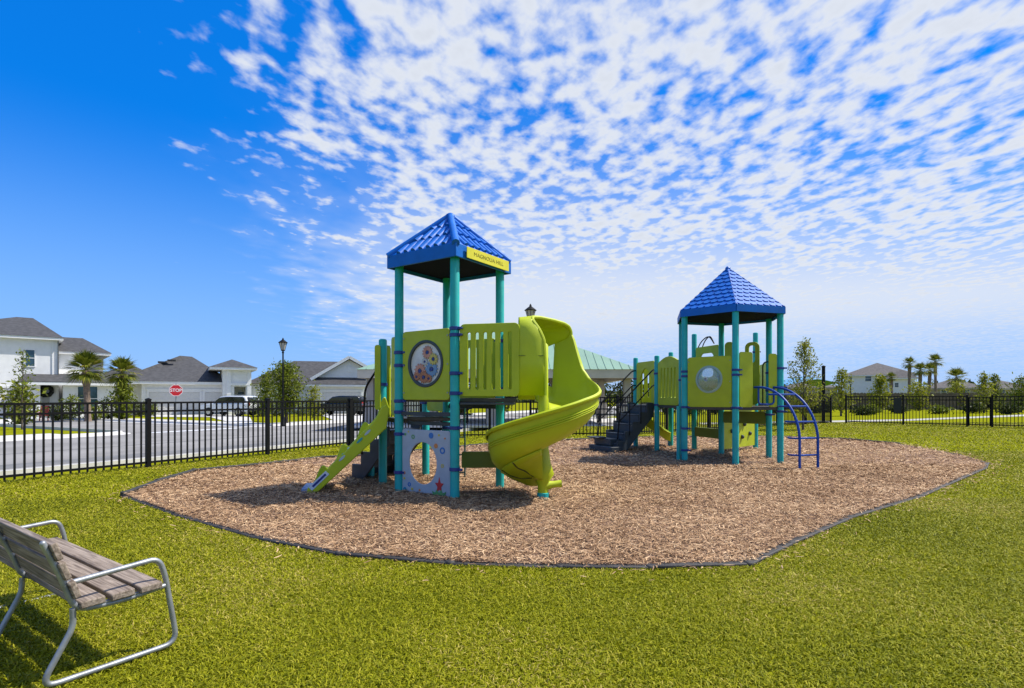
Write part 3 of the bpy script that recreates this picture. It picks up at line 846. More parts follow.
# --- wavy square roof
def sq_roof():
    C = TC; hs = .53 + .112; z0, z1, zp = 3.275, 3.455, 4.10
    X, Y = E2, E1
    r_ = MB(); rt = MB()
    for k in range(4):
        c_, s_ = math.cos(k * math.pi / 2), math.sin(k * math.pi / 2)
        ux = X * c_ + Y * s_; uy = -X * s_ + Y * c_       # outward is -uy
        A = C - ux * hs - uy * hs; B_ = C + ux * hs - uy * hs
        r_.add([A + UP * z1, B_ + UP * z1, C + UP * zp], [(0, 1, 2)])
        sl = (uy * hs + UP * (zp - z1)); L = sl.length; sl.normalize(); nn = ux.cross(sl)
        if nn.z < 0: nn = -nn
        nr = 9
        for i in range(nr):
            x_ = (-1 + (2 * i + 1) / nr) * hs
            lim = (1 - abs(x_) / hs) * L - .05
            for (c0, c1) in ((.0, .31), (.31, .62), (.62, .94)):
                a0 = c0 * L + .012; a1 = min(c1 * L, lim)
                if a1 - a0 < .05: continue
                p0 = C - uy * hs + ux * x_ + UP * z1 + sl * a0; p1 = C - uy * hs + ux * x_ + UP * z1 + sl * a1
                w0 = .040; vs = []
                for (p, hh) in ((p0, .048), (p1, .020)):
                    for q in range(7):
                        an = math.pi * q / 6
                        vs.append(p + ux * (w0 * math.cos(an)) + nn * (hh * math.sin(an) - .003))
                fs = [(q, q + 1, 8 + q, 7 + q) for q in range(6)] + [tuple(range(7)), tuple(range(13, 6, -1))]
                rt.add(vs, fs)
        # hip cap
        r_.tube([A + UP * (z1 - .005), C + UP * (zp + .005)], [.055, .05], 10)
    r_.ball(C + UP * (zp - .005), .075, 6, (1, 1, .7))
    roof = r_.build('roof', BLUEROOF, ps, smooth=40)
    rt.build('roof_rib', BLUEROOF, roof, smooth=50)
    f = MB(); h2 = hs + .012
    for k in range(4):
        c_, s_ = math.cos(k * math.pi / 2), math.sin(k * math.pi / 2)
        ux = X * c_ + Y * s_; uy = -X * s_ + Y * c_
        A = C - ux * (h2 - .0) - uy * h2
        f.prism([(0.0, z0), (2 * h2 - .03, z0), (2 * h2 - .03, z1 + .004), (0.0, z1 + .004)], (A, ux, UP), -.03)
    f.build('fascia', BLUEROOF, roof, bevel=.006)
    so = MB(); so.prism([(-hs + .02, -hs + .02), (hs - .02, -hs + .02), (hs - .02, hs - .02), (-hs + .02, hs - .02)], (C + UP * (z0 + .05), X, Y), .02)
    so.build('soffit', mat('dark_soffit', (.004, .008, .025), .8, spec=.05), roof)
    # yellow name board on the right-hand front fascia : outward is -E1
    o = C - E1 * (h2 + .036) + UP * ((z0 + z1) / 2)
    bd = plate('name_board', rrect(-.47, .53, -.078, .072, .008), [], .012, (o, E2, UP), YELLOWSIGN, roof, .002)
    text('lettering', 'MAGNOLIA HILL', .078, (o - E1 * .0075 + E2 * .03 - UP * .003, E2, UP), INK, bd, sx=1.22, off=-.0008)
    return roof
sq_roof()

# ------------------------------------------------------------------ far play structure, hexagonal tower
FW = V2(.242, .970); LT = V2(.970, -.242); HC = V2(4.803, 12.13); HRD = 1.1
mid = HC - FW * (HRD / 2)
hB = HC - FW * HRD; hA = mid - LT * (.953); hE = mid + LT * .953; hC = HC + FW * HRD
hD = hE + FW * HRD; hA2 = hA + FW * HRD
eAC = (hC - hA2).normalized(); nAC = V2(-eAC.y, eAC.x)
P2 = hA2 + nAC * 1.1; P5 = hC + nAC * 1.1; P1 = P2 + nAC * 1.1; P3 = P5 + nAC * 1.1; Q5 = V2(6.5, 14.55)
ph = thing('play_structure', 'hexagonal play tower with scaled blue roof and blue arch climber, farther back on wood chips', 'play structure', HC)
post(ph, hA, 3.2, (1.95, 1.85, 1.18, .72, .25)); post(ph, hB, 3.2, (1.95, 1.85, 1.18)); post(ph, hC, 3.2, (1.9,))
post(ph, hD, 3.2, (1.95, 1.55, 1.0)); post(ph, hE, 3.2, (2.0, 1.6, 1.1)); post(ph, hA2, 3.2, (1.8, 1.1, .7))
post(ph, P2, 2.46, (2.0, 1.2)); post(ph, P1, 2.48, (1.9,)); post(ph, P5, 3.05, (1.8, 1.1)); post(ph, P3, 2.66, (1.3,)); post(ph, Q5, 3.12, (2.6, 1.4))
a = MB(); a.tube([hA + V2(-.10, .10, 0), hA + V2(-.10, .10, 1.2)], .045, 12); a.build('support_leg', TEAL, ph)
DZ2 = 1.20
deck(ph, [hA, hB, hE, hD, hC, hA2], DZ2); deck(ph, [hA2, hC, P5, P2], DZ2); deck(ph, [P2, P5, P3, P1], DZ2)
bp_, bo_, bux, bW = panel(ph, hA, hB, 1.19, 2.25, holes=lambda W: [ell(W * .5, 1.77, .25, .25)], t=.024, inset=.075, name='bubble_panel')
bn = bux.cross(UP); bolts(bp_, bo_, bux, bW, 1.19, 2.25, .012)
plate('window_ring', ell(bW * .5, 1.77, .29, .29), [ell(bW * .5, 1.77, .245, .245)], .04, (bo_ + bn * .005, bux, UP), mat('clear_rim', (.30, .42, .36), .25), bp_, .008)
a = MB(); cc = bo_ + bux * (bW * .5) + UP * 1.77; vs = []; fs = []
for i in range(7):
    an = R(90 * i / 6)
    for k in range(24):
        b_ = 2 * math.pi * k / 24; r_ = .25 * math.cos(an) + .0005
        vs.append(cc + bux * (r_ * math.cos(b_)) + UP * (r_ * math.sin(b_)) + bn * (.16 * math.sin(an)))
for i in range(6):
    for k in range(24): fs.append((i * 24 + k, i * 24 + (k + 1) % 24, (i + 1) * 24 + (k + 1) % 24, (i + 1) * 24 + k))
a.add(vs, fs); a.build('bubble_window', BUBBLE, bp_, smooth=80, solid=.006)
def archtop(W, z0, z1):
    p = [(0.05, z0), (W - .05, z0), (W, z0 + .05), (W, z1 - .14)]
    for i in range(1, 12): p.append((W - W * i / 12, z1 - .14 + .14 * math.sin(math.pi * i / 12)))
    return p + [(0, z1 - .14), (0, z0 + .05)]
panel(ph, P2, hA2, 1.20, 2.40, holes=slots(5, 1.38, 2.12, .05, .16), t=.045, name='guard_panel', outer=archtop)
def arch(W, z0, z1):
    p = [(0, z0), (0.16, z0), (.16, z1 - .48)]
    for i in range(1, 10): p.append((.16 + (W - .32) * i / 10, z1 - .48 + .3 * math.sin(math.pi * i / 10)))
    return p + [(W - .16, z1 - .48), (W - .16, z0), (W, z0), (W, z1 - .05), (W - .05, z1), (.05, z1), (0, z1 - .05)]
panel(ph, P1, P2, 1.22, 2.34, t=.04, name='entry_arch', outer=arch)
panel(ph, P1, P3, 1.25, 2.25, holes=slots(5, 1.4, 2.05, .05, .15), t=.03, name='guard_panel')
panel(ph, P5, P3, 1.25, 2.42, t=.03, name='guard_panel')
panel(ph, hC, P5, 1.25, 2.68, t=.03, name='tall_panel', holes=lambda W: [rrect(.2, W - .2, 1.9, 2.5, .12)])
panel(ph, hA2, hA, 1.25, 2.1, t=.03, name='guard_panel')
oB, uB, wB = edge(hB, hE, .09)
plate('entry_panel', rrect(0, .32, 1.19, 2.32, .05), [], .024, (oB, uB, UP), LIMEP, ph)
plate('entry_panel', rrect(wB - .2, wB, 1.19, 2.30, .05), [], .024, (oB, uB, UP), LIMEP, ph)
oC, uC, wC = edge(hC, hD, .085)
plate('tall_panel', rrect(wC - .45, wC - .12, 1.22, 2.68, .13), [rrect(wC - .36, wC - .22, 2.2, 2.6, .06)], .03, (oC, uC, UP), LIMEP, ph)
plate('tall_panel', rrect(.0, .22, 1.22, 2.72, .09), [], .03, (oC, uC, UP), LIMEP, ph)
rail(ph, [oC + uC * (wC - .05) + UP * 1.2, oC + uC * (wC - .05) + UP * 2.2, oC + uC * (wC + .0) + V2(.1, -.3, 2.2), oC + uC * wC + V2(.1, -.3, 1.2)], .016)
panel(ph, hC, hD, .78, 1.06, t=.05, inset=.05, m=MATS['shaded_green_plank'], name='under_panel')  # shade below the deck is put into this panel's dark green
panel(ph, P5, hC, .38, .62, t=.05, inset=.0, m=MATS['shaded_green_plank'], name='bench_panel')
cw, co, cu, cW = panel(ph, hC + V2(.06, .1), Q5, .12, 1.22, t=.03, inset=.06, name='climbing_wall')
for k, (fx, fz) in enumerate(((.10, .95), (.22, .55), (.30, .85), (.36, .32), (.62, .70), (.72, .95), (.80, .45), (.55, .38))):
    a = MB(); a.ball(co + cu * (cW * fx) + UP * (fz) + cu.cross(UP) * .03, .055, 5); a.build('climbing_hold', MATS['dark_grey_plastic'], cw)
panel(ph, hD, Q5, 1.25, 2.2, t=.03, name='guard_panel')
# stairs to the farthest square deck, with two-level handrails
sd2 = -eAC; sm = (P1 + P2) / 2; ss2 = UP.cross(sd2)
stairs(ph, sm + sd2 * .06, sd2 + V2(0, -.16), .80, 1.43, 5, 1.15)
sdd = (sd2 + V2(0, -.16)).normalized(); ssd = UP.cross(sdd)
for q in (-.44, .44):
    b0 = sm + ssd * q
    rail(ph, [b0 + UP * 2.12, b0 + sdd * .12 + UP * 2.1, b0 + sdd * 1.12 + UP * 1.24, b0 + sdd * 1.22 + UP * .35], .019)
    rail(ph, [b0 + UP * 1.72, b0 + sdd * .12 + UP * 1.70, b0 + sdd * 1.08 + UP * .86, b0 + sdd * 1.18 + UP * .80], .016)
    for t in (.5, .85):
        rail(ph, [b0 + sdd * t + UP * (2.16 - t * .80), b0 + sdd * t + UP * (1.12 - .80 * t)], .012, name='baluster')
a = MB()
a.prism([(-.50, .0), (.50, .0), (.50, .16), (-.50, .16)], (sm + sdd * 1.16, ssd, UP), .30 if ssd.cross(UP).dot(sdd) > 0 else -.30)
a.prism([(-.50, .165), (.25, .165), (.25, .34), (-.50, .34)], (sm + sdd * 1.02, ssd, UP), .28 if ssd.cross(UP).dot(sdd) > 0 else -.30)
a.bar(sm + sdd * 1.22 + ssd * -.25 + UP * .36, sm + sdd * 1.55 + ssd * -.25 + UP * .36, .42, .035)
a.build('transfer_step', DARKPLAS, ph, bevel=.012)
# small bedway slide behind
sl = MB(); rows = []
for i in range(26):
    t = i / 25; x_ = 3.32 + 1.12 * t; y_ = 15.6 - .30 * t - .2 * math.sin(math.pi * t); z_ = 1.0 - .86 * (t ** .85 if t < .9 else .9 ** .85 + (t - .9) * .4)
    c_ = Vector((x_, y_, z_)); d = Vector((.25, 1, 0)).normalized()
    rows.append([c_ - d * .33 + UP * .22, c_ - d * .30 + UP * .23, c_ - d * .25 + UP * .02, c_, c_ + d * .25 + UP * .02, c_ + d * .30 + UP * .23, c_ + d * .33 + UP * .22])
vs = [p for r_ in rows for p in r_]; fs = []
for i in range(25):
    for j in range(6): fs.append((i * 7 + j, i * 7 + j + 1, (i + 1) * 7 + j + 1, (i + 1) * 7 + j))
sl.add(vs, fs); sl.build('slide', LIME, ph, smooth=50, solid=.05)
a = MB(); a.lathe((4.45, 15.4, 0), [(.05, 0), (.05, .2)], 12); a.build('slide_foot', TEAL, ph)
deck(ph, [P1, P3, P3 + nAC * .3, P1 + nAC * .6 - eAC * .3], DZ2)
# curved climbing hoops above the back deck
for k in (0, .18):
    h0 = P5.lerp(hC, .1 + k); h1 = P5.lerp(hC, .75)
    rail(ph, [h0 + UP * 2.6, h0.lerp(h1, .25) + UP * 2.82, h0.lerp(h1, .7) + UP * 2.95, h1 + UP * 2.72], .014, .4, name='hoop')
# blue arch climber in front of the right-hand edge
lm = (hB + hE) / 2 + uB * .18; ln = V2(uB.y, -uB.x)
arcp = []
rails_ = []
for q in (-.19, .19):
    pts = []
    for i in range(15):
        an = R(90 * i / 14); pts.append(lm + uB * (q * (1 + .12 * i / 14) + .10 * i / 14) + ln * (.02 + 1.0 * math.sin(an)) + UP * (.62 + .98 * math.cos(an) * 1.0))
    pts.append(Vector((pts[-1].x, pts[-1].y, -.02))); rails_.append(pts)
arcl = MB(); arcl.tube(rails_[0], .024, 10)
cl = arcl.build('arch_climber', BLUEMET, ph)
a = MB(); a.tube(rails_[1], .024, 10); a.build('climber_rail', BLUEMET, cl)
def along(pts, z):
    for p, q in zip(pts[:-1], pts[1:]):
        if min(p.z, q.z) <= z <= max(p.z, q.z):
            t = (z - p.z) / (q.z - p.z + 1e-9); return p.lerp(q, t)
    return pts[-1]
for z in (.30, .62, .93, 1.22, 1.45):
    p, q = along(rails_[0], z), along(rails_[1], z); d = (p - q).normalized()
    a = MB(); a.tube(smooth_path([q, p, p + d * .12 - ln * .10, p + d * .06 - ln * .22], .06), .018, 8); a.build('rung', BLUEMET, cl)
a = MB(); a.tube(smooth_path([rails_[0][0], rails_[0][0] - UP * .35, rails_[1][0] - UP * .35, rails_[1][0]], .08), .018, 8); a.build('rung', BLUEMET, cl)
for q in (0, 1):
    p = rails_[q][0]; a = MB(); a.tube([p, p - ln * .12], .024, 8); a.build('rail_end', BLUEMET, cl)

def hex_roof():
    z0, z1, zp = 3.13, 3.27, 4.27; Rr = HRD + .085
    cor = [HC + (q - HC).normalized() * Rr for q in (hA, hB, hE, hD, hC, hA2)]
    r_ = MB(); sc_ = MB(); fa = MB()
    for k in range(6):
        A, B_ = cor[k], cor[(k + 1) % 6]
        r_.add([A + UP * z1, B_ + UP * z1, HC + UP * zp], [(0, 1, 2)])
        ux = (B_ - A).normalized(); m_ = (A + B_) / 2; s_ = HC - m_; sl = (s_ + UP * (zp - z1)); L = sl.length; sl.normalize()
        nn = ux.cross(sl); nn = nn if nn.z > 0 else -nn; half = (B_ - A).length / 2
        rows_ = 10; rh = L / rows_
        for i in range(rows_):
            w = .155; n = int(half * 2 / w) + 2
            for j in range(-n, n + 1):
                cx_ = (j + (.5 if i % 2 else 0)) * w; b = w * .49
                pts = [(-b, rh * 1.05, .002), (b, rh * 1.05, .002), (b, rh * .35, .016), (b * .5, 0, .022), (-b * .5, 0, .022), (-b, rh * .35, .016)]
                q = []
                for (u_, v_, h_) in pts:
                    vv = min(max(i * rh + v_, .0), L * .985); lim = half * (1 - vv / L)
                    q.append((max(-lim, min(lim, cx_ + u_)), vv, h_))
                if max(a_[0] for a_ in q) - min(a_[0] for a_ in q) < .02: continue
                top = [m_ + UP * z1 + ux * a_ + sl * v_ + nn * h_ for a_, v_, h_ in q]
                bot = [m_ + UP * z1 + ux * a_ + sl * v_ + nn * .001 for a_, v_, h_ in q]
                fs = [tuple(range(6))] + [(t, 6 + t, 6 + (t + 1) % 6, (t + 1) % 6) for t in range(6)]
                sc_.add(top + bot, fs)
        fa.prism([(0, z0), ((B_ - A).length, z0), ((B_ - A).length, z1 + .003), (0, z1 + .003)], (A, ux, UP), .02)
        r_.tube([A + UP * z1, HC + UP * zp], [.012, .018], 6)
    r_.ball(HC + UP * (zp - .02), .06, 5)
    roof = r_.build('roof', BLUEROOF, ph, smooth=30)
    sc_.build('roof_scales', BLUEROOF, roof, smooth=0)
    fa.build('fascia', BLUEROOF, roof)
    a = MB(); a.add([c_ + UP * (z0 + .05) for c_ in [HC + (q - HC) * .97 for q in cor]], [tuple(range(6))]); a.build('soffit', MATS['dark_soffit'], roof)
hex_roof()

# ------------------------------------------------------------------ black picket fences
def fence(name, label, pts, H, group=None, gate=None):
    root = thing(name, label, 'fence', pts[0], None)
    def gz(p): return ground_z(p)
    for i, p in enumerate(pts):
        a = MB(); z = 0
        k_ = 1.45 if abs(p.y - 15.6) < .3 and p.x < 0 else 1.0
        d = ((pts[min(i + 1, len(pts) - 1)] - pts[max(i - 1, 0)])).normalized(); rot = Matrix((d, UP.cross(d), UP)).transposed()
        a.box(p + UP * ((H + .045) / 2 - .0), (.078 * k_, .078 * k_, H + .045), rot)
        a.box(p + UP * (H + .05), (.088 * k_, .088 * k_, .02), rot)
        a.add([p + rot @ Vector((x, y, H + .0605)) for x, y in ((-.04, -.04), (.04, -.04), (.04, .04), (-.04, .04))] + [p + UP * (H + .085)], [(0, 1, 4), (1, 2, 4), (2, 3, 4), (3, 0, 4)])
        a.build('post', BLACKMET, root)
        if i == len(pts) - 1: break
        fence_panel(root, p, pts[i + 1], H)
    return root
def fence_panel(root, p, q, H, name='panel'):
    L = (q - p).length; d = (q - p).normalized(); a = MB()
    for z in (H - .015, H - .185, .105): a.bar(p + d * .034 + UP * z, q - d * .034 + UP * z,   .040, .040)
    n = max(2, round(L / .132)); rot = Matrix((d, UP.cross(d), UP)).transposed()
    for k in range(1, n):
        a.box(p + d * (L * k / n) + UP * ((H - .03 + .04) / 2), (.026, .026, H - .03 - .04), rot)
    return a.build(name, BLACKMET, root, smooth=0)
lp = [ST(0, -8.1 + 2.72 * k) for k in range(7)]
C1 = V2(-3.05, 18.35); lp = [p for p in lp if p.y < 16.5] + [C1]
fence('picket_fence', 'black metal picket fence along the street on the left', lp, 1.30)
C2, C3 = V2(3.8, 19.6), V2(17.2, 29.4)
def seg(a, b, n): return [a.lerp(b, k / n) for k in range(n + 1)]
fence('picket_fence', 'black metal picket fence behind the two play towers', seg(C1, C2, 3) + seg(C2, C3, 6)[1:], 1.40)
ra = [V2(17.2, 29.4) + V2(.75, -.12), V2(19.6, 27.3), V2(21.5, 25.75)]
fence('picket_fence', 'black metal picket fence at the right, running out from the corner behind the tall sapling', ra, 1.44)
rb = [V2(22.25, 25.25), V2(23.1, 24.5), V2(25.0, 22.9), V2(26.9, 21.3)]
fence('picket_fence', 'short run of black picket fence at the far right edge beyond the gate', rb, 1.44)
gt = thing('fence_gate', 'narrow black picket gate in the fence at the far right', 'gate', ra[-1])
g0, g1 = ra[-1].lerp(rb[0], .07), ra[-1].lerp(rb[0], .93)
fence_panel(gt, g0, g1, 1.40, 'gate_leaf')
for q in (g0, g1):
    a = MB(); a.box(q + UP * .72, (.045, .045, 1.36)); a.build('gate_stile', BLACKMET, gt)
a = MB(); a.box(g1.lerp(g0, .06) + UP * .98, (.09, .09, .16)); a.build('latch', BLACKMET, gt)
tp = thing('tall_post', 'tall black post standing by the fence corner right of the sapling', 'post', D(823.5, 0, 29.3).xy.to_3d())
a = MB(); c_ = D(823.5, 0, 29.3).xy.to_3d(); a.lathe(c_, [(.085, 0), (.085, 3.0), (.10, 3.0), (.10, 3.06), (.02, 3.1)], 12); a.build('pole', BLACKMET, tp)
a = MB(); a.box(c_ + UP * .03, (.3, .3, .06)); a.build('base_plate', BLACKMET, tp)
ms = thing('mesh_sign', 'dark square notice panel fixed in the right picket fence', 'sign', ra[1])
fpd = (ra[1] - ra[0]).normalized()
a = MB(); a.bar(ra[1] - fpd * .40 + UP * .98 - V2(.06, .06), ra[1] - fpd * .06 + UP * .98 - V2(.06, .06), .012, .75); a.build('board', mat('dark_board', (.012, .014, .012), .6), ms, bevel=.004)
a = MB()
for z_ in (.7, 1.25): a.bar(ra[1] - fpd * .23 + UP * z_ - V2(.06, .06), ra[1] - fpd * .23 + UP * z_ , .02, .02)
a.build('bracket', BLACKMET, ms)

# ------------------------------------------------------------------ lamps, stop sign
def lamp(px, y, ztop, label, gz):
    b = D(px, 0, y).xy.to_3d() + UP * gz; h = ztop - gz
    t = thing('street_lamp', label, 'street lamp', b, 'lantern street lamps')
    a = MB(); a.lathe(b, [(.14, 0), (.14, .1), (.10, .16), (.085, .5), (.055, .6), (.046, 1.2), (.040, h - .85), (.06, h - .83), (.06, h - .78), (.038, h - .74), (.05, h - .68)], 14)
    a.build('pole', BLACKMET, t)
    g = MB(); c = b + UP * (h - .68); g.lathe(c, [(.10, 0), (.205, .40), (.20, .405)], 8); gl = g.build('lantern', LAMPGLASS, t, smooth=0)
    f = MB()
    for k in range(8):
        an = 2 * math.pi * k / 8; dd = V2(math.cos(an), math.sin(an))
        f.bar(c + dd * .103, c + dd * .212 + UP * .40, .016, .016)
    f.lathe(c, [(.10, -.03), (.115, 0), (.10, .02)], 8)
    f.build('lantern_frame', BLACKMET, gl)
    r_ = MB(); r_.lathe(c, [(.25, .40), (.26, .425), (.13, .53), (.055, .58), (.045, .63), (.02, .68), (.004, .70)], 8); r_.build('lantern_cap', BLACKMET, gl)
lamp(283, 30, 4.65, 'black lantern lamp post rising behind the round tree across the street', LOW)
lamp(530.5, 23, 5.32, 'black lantern lamp post whose head shows above the spiral slide hood', 0)

b = D(176, 0, 33).xy.to_3d() + UP * LOW
st_ = thing('stop_sign', 'red octagonal stop sign on a thin post in front of the wide garage', 'stop sign', b)
a = MB(); a.tube([b, b + UP * 2.42], .035, 8); a.build('post', GALV, st_)
vd = Vector((b.x, b.y, 0)).normalized(); ux = Vector((vd.y, -vd.x, 0)); sc = b + UP * 2.02 - vd * .05
fr = (sc, ux, UP)
o8 = lambda r_: [(r_ * math.cos(R(22.5 + 45 * k)), r_ * math.sin(R(22.5 + 45 * k))) for k in range(8)]
bd = plate('sign_plate', o8(.375), [], .012, fr, RED, st_, .002)
plate('border_ring', o8(.368), [o8(.342)], .004, (sc - vd * .008, ux, UP), SIGNWHITE, bd, .0008)
text('lettering', 'STOP', .27, (sc - vd * .009, ux, UP), SIGNWHITE, bd, sx=.92, off=.004)

# ------------------------------------------------------------------ houses
def hip(mb, x0, x1, y0, y1, z, h, ridge=None):
    """hip roof solid on a rectangle; ridge=(xa, xb) or (('y', ya, yb))"""
    cx_, cy_ = (x0 + x1) / 2, (y0 + y1) / 2
    if ridge is None:
        if x1 - x0 >= y1 - y0:
            k = (y1 - y0) / 2; A, B_ = (x0 + k, cy_), (x1 - k, cy_)
        else:
            k = (x1 - x0) / 2; A, B_ = (cx_, y0 + k), (cx_, y1 - k)
    else: A, B_ = ridge
    c = [(x0, y0, z), (x1, y0, z), (x1, y1, z), (x0, y1, z), (A[0], A[1], z + h), (B_[0], B_[1], z + h)]
    if abs(A[0] - B_[0]) + abs(A[1] - B_[1]) < .02:
        mb.add(c[:5], [(0, 1, 4), (1, 2, 4), (2, 3, 4), (3, 0, 4), (3, 2, 1, 0)])
    elif abs(A[0] - B_[0]) > abs(A[1] - B_[1]):
        mb.add(c, [(0, 1, 5, 4), (1, 2, 5), (2, 3, 4, 5), (3, 0, 4), (3, 2, 1, 0)])
    else:
        mb.add(c, [(0, 1, 4), (1, 2, 5, 4), (2, 3, 5), (3, 0, 4, 5), (3, 2, 1, 0)])
def eaves(x0, x1, y0, y1, z, t=.2):
    a = MB(); a.span(x0, x1, y0, y1, z - t, z - .004); return a
def window(root, x0, x1, z0, z1, y, bars=(1, 1), m=None, fr=.07):
    a = MB()
    a.span(x0 - fr, x1 + fr, y - .05, y + .03, z1, z1 + fr); a.span(x0 - fr, x1 + fr, y - .07, y + .03, z0 - fr, z0)
    a.span(x0 - fr, x0, y - .05, y + .03, z0, z1); a.span(x1, x1 + fr, y - .05, y + .03, z0, z1)
    for k in range(1, bars[0] + 1):
        xx = x0 + (x1 - x0) * k / (bars[0] + 1); a.span(xx - .03, xx + .03, y - .04, y + .02, z0, z1)
    for k in range(1, bars[1] + 1):
        zz = z0 + (z1 - z0) * k / (bars[1] + 1); a.span(x0, x1, y - .038, y + .018, zz - .025, zz + .025)
    o = a.build('window', WHITETRIM, root, smooth=0)
    g = MB(); g.span(x0, x1, y - .015, y - .005, z0, z1); g.build('pane', m or GLASS, o, smooth=0)
def garage(root, x0, x1, z0, z1, y, rows=4, cols=4):
    a = MB(); a.span(x0, x1, y - .03, y + .02, z0, z1); o = a.build('garage_door', GARAGE, root, smooth=0)
    p = MB()
    for i in range(rows):
        for j in range(cols):
            w = (x1 - x0) / cols; h = (z1 - z0) / rows
            p.span(x0 + w * j + .10, x0 + w * (j + 1) - .10, y - .05, y - .028, z0 + h * i + .08, z0 + h * (i + 1) - .08)
    p.build('door_panel', GARAGE, o, smooth=0, bevel=.012)
    f = MB(); f.span(x0 - .16, x0 - .002, y - .08, y + .02, z0, z1 + .16); f.span(x1 + .002, x1 + .16, y - .08, y + .02, z0, z1 + .16); f.span(x0, x1, y - .08, y + .02, z1 + .003, z1 + .16)
    f.build('door_frame', WHITETRIM, o, smooth=0)
PIV = None
def X(px, y):
    if PIV: return (PIV[0] - 512) / F * PIV[1] + (px - PIV[0]) / F * y
    return (px - 512) / F * y
def Z(py, y): return CAMH + (HOR - py) * y / F

# house one : two storeys with a hip roof and a porch
y0 = 41.0; PIV = (30, y0)
h1 = thing('house', 'white two-storey house with dark hip roof and a wreath by its porch', 'house', (X(30, y0), y0, LOW))
w = MB()
xl, xr = X(-75, y0), X(59.5, y0)
w.span(xl, xr, y0, y0 + 11, LOW - .1, 5.85)
xb = X(104, 43); w.span(xr - .5, X(87, 43), 43.0, 52, LOW - .1, 5.05)
# ground floor front with an open entry recess
x0_, xe0, xe1, x1_ = X(27, 39.6), X(40.5, 39.6), X(64.5, 39.6), X(123, 39.6)
w.span(x0_, xe0, 39.6, 41.05, LOW - .1, 2.62); w.span(xe1, x1_, 39.6, 43.05, LOW - .1, 2.62); w.span(xe0, xe1, 39.6, 41.0, 2.45, 2.62)
w.build('wall', WHITE, h1, smooth=0)
gw = MB(); gw.span(X(87, 43) + .004, xb + .3, 43.2, 52, LOW, 5.05); gw.build('side_wall', mat('shade_side_grey', (.20, .195, .195), .9, var=.06), h1, smooth=0)  # darker grey than the stucco paints in the shaded side of the house
rf = MB(); hip(rf, xl - .5, xr + .4, y0 - .5, y0 + 11.5, 5.95, 2.0, ((X(17, 46.5), 46.5), (X(33, 46.5), 46.5)))
hip(rf, xr - 6, xb + 1.0, 42.5, 52.5, 5.05, 1.42, ((X(40, 46), 46), (X(84, 46), 46)))
ro = rf.build('roof', SHINGLE, h1, smooth=0)
lo = MB(); zt, zb = Z(373, 41), Z(381, 39.1)
lo.add([(x0_ - .7, 39.1, zb), (x1_ + .5, 39.1, zb), (x1_ + .5, 41.2, zt), (x0_ - .2, 41.2, zt), (x0_ - .7, 39.1, zb - .04), (x1_ + .5, 39.1, zb - .04), (x1_ + .5, 41.2, zb - .04), (x0_ - .2, 41.2, zb - .04)],
       [(0, 1, 2, 3), (4, 7, 6, 5), (0, 4, 5, 1), (1, 5, 6, 2), (3, 2, 6, 7), (0, 3, 7, 4)])
lo.build('porch_roof', SHINGLE, h1, smooth=0)
fa = eaves(xl - .45, xr + .35, y0 - .45, y0 + 11.4, 5.95); fa.span(x0_ - .68, x1_ + .48, 39.12, 39.6, zb - .26, zb - .045)
fa.span(xr - 1.4, xb + .95, 42.55, 52.4, 4.86, 5.046)
for px in (53.2, 58.2): fa.span(X(px, 41) - .06, X(px, 41) + .06, y0 - .06, y0 + .02, 2.6, 5.8)
fa.build('fascia', WHITETRIM, h1, smooth=0)
dp = MB(); dp.tube([(X(59, 41) , y0 - .1, 2.9), (X(59, 41), y0 - .1, 5.8)], .05, 8); dp.build('downpipe', mat('dark_pipe', (.10, .10, .10), .5), h1)
window(h1, X(25.5, 41), X(34.5, 41), Z(366, 41), Z(350, 41), y0, (0, 1))
window(h1, X(80.5, 39.6), X(90.3, 39.6), .35, Z(386, 39.6), 39.6, (0, 1)); window(h1, X(92.3, 39.6), X(102.3, 39.6), .35, Z(386, 39.6), 39.6, (0, 1))
garage(h1, X(-32, 41), X(21, 41), LOW, 2.05, y0)
dm = MB(); dm.span(X(42.5, 41), X(50, 41), y0 - .05, y0 + .02, LOW, 2.15); do = dm.build('door', mat('door_grey', (.40, .40, .38), .5), h1, smooth=0)
a = MB(); a.ball((X(49.2, 41), y0 - .09, .9), .05, 4); a.build('handle', GALV, do)
wr = MB()
def on_h1(px, yl, z):
    an = math.atan2(512 - 30, F); lx, ly = (X(px, 41) - X(30, 41)) * math.cos(an), yl - 41
    return Vector((X(30, 41) + lx * math.cos(an) - ly * math.sin(an), 41 + lx * math.sin(an) + ly * math.cos(an), z))
wc = on_h1(46.2, 40.86, Z(391, 41)); wt = Vector((math.cos(.72), math.sin(.72), 0))
ring = [wc + wt * (.34 * math.cos(2 * math.pi * k / 20)) + UP * (.34 * math.sin(2 * math.pi * k / 20)) for k in range(21)]
wr.tube(ring, [.13 + .02 * ((k * 7) % 3) for k in range(20)] + [.13], 8, cap=False)
tag(wr.build('wreath', mat('wreath_dark', (.012, .014, .012), .9, var=.5, vscale=30, bump=1, bscale=30), loc=ring[0]), 'dark round wreath hung in the porch of the two-storey house', 'wreath')

def face(h, px, k=1.0):
    an = math.atan2(512 - px, F) * k
    h.rotation_euler = (0, 0, an); h.scale = (math.cos(an), 1, 1)
face(h1, 30)
PIV = None
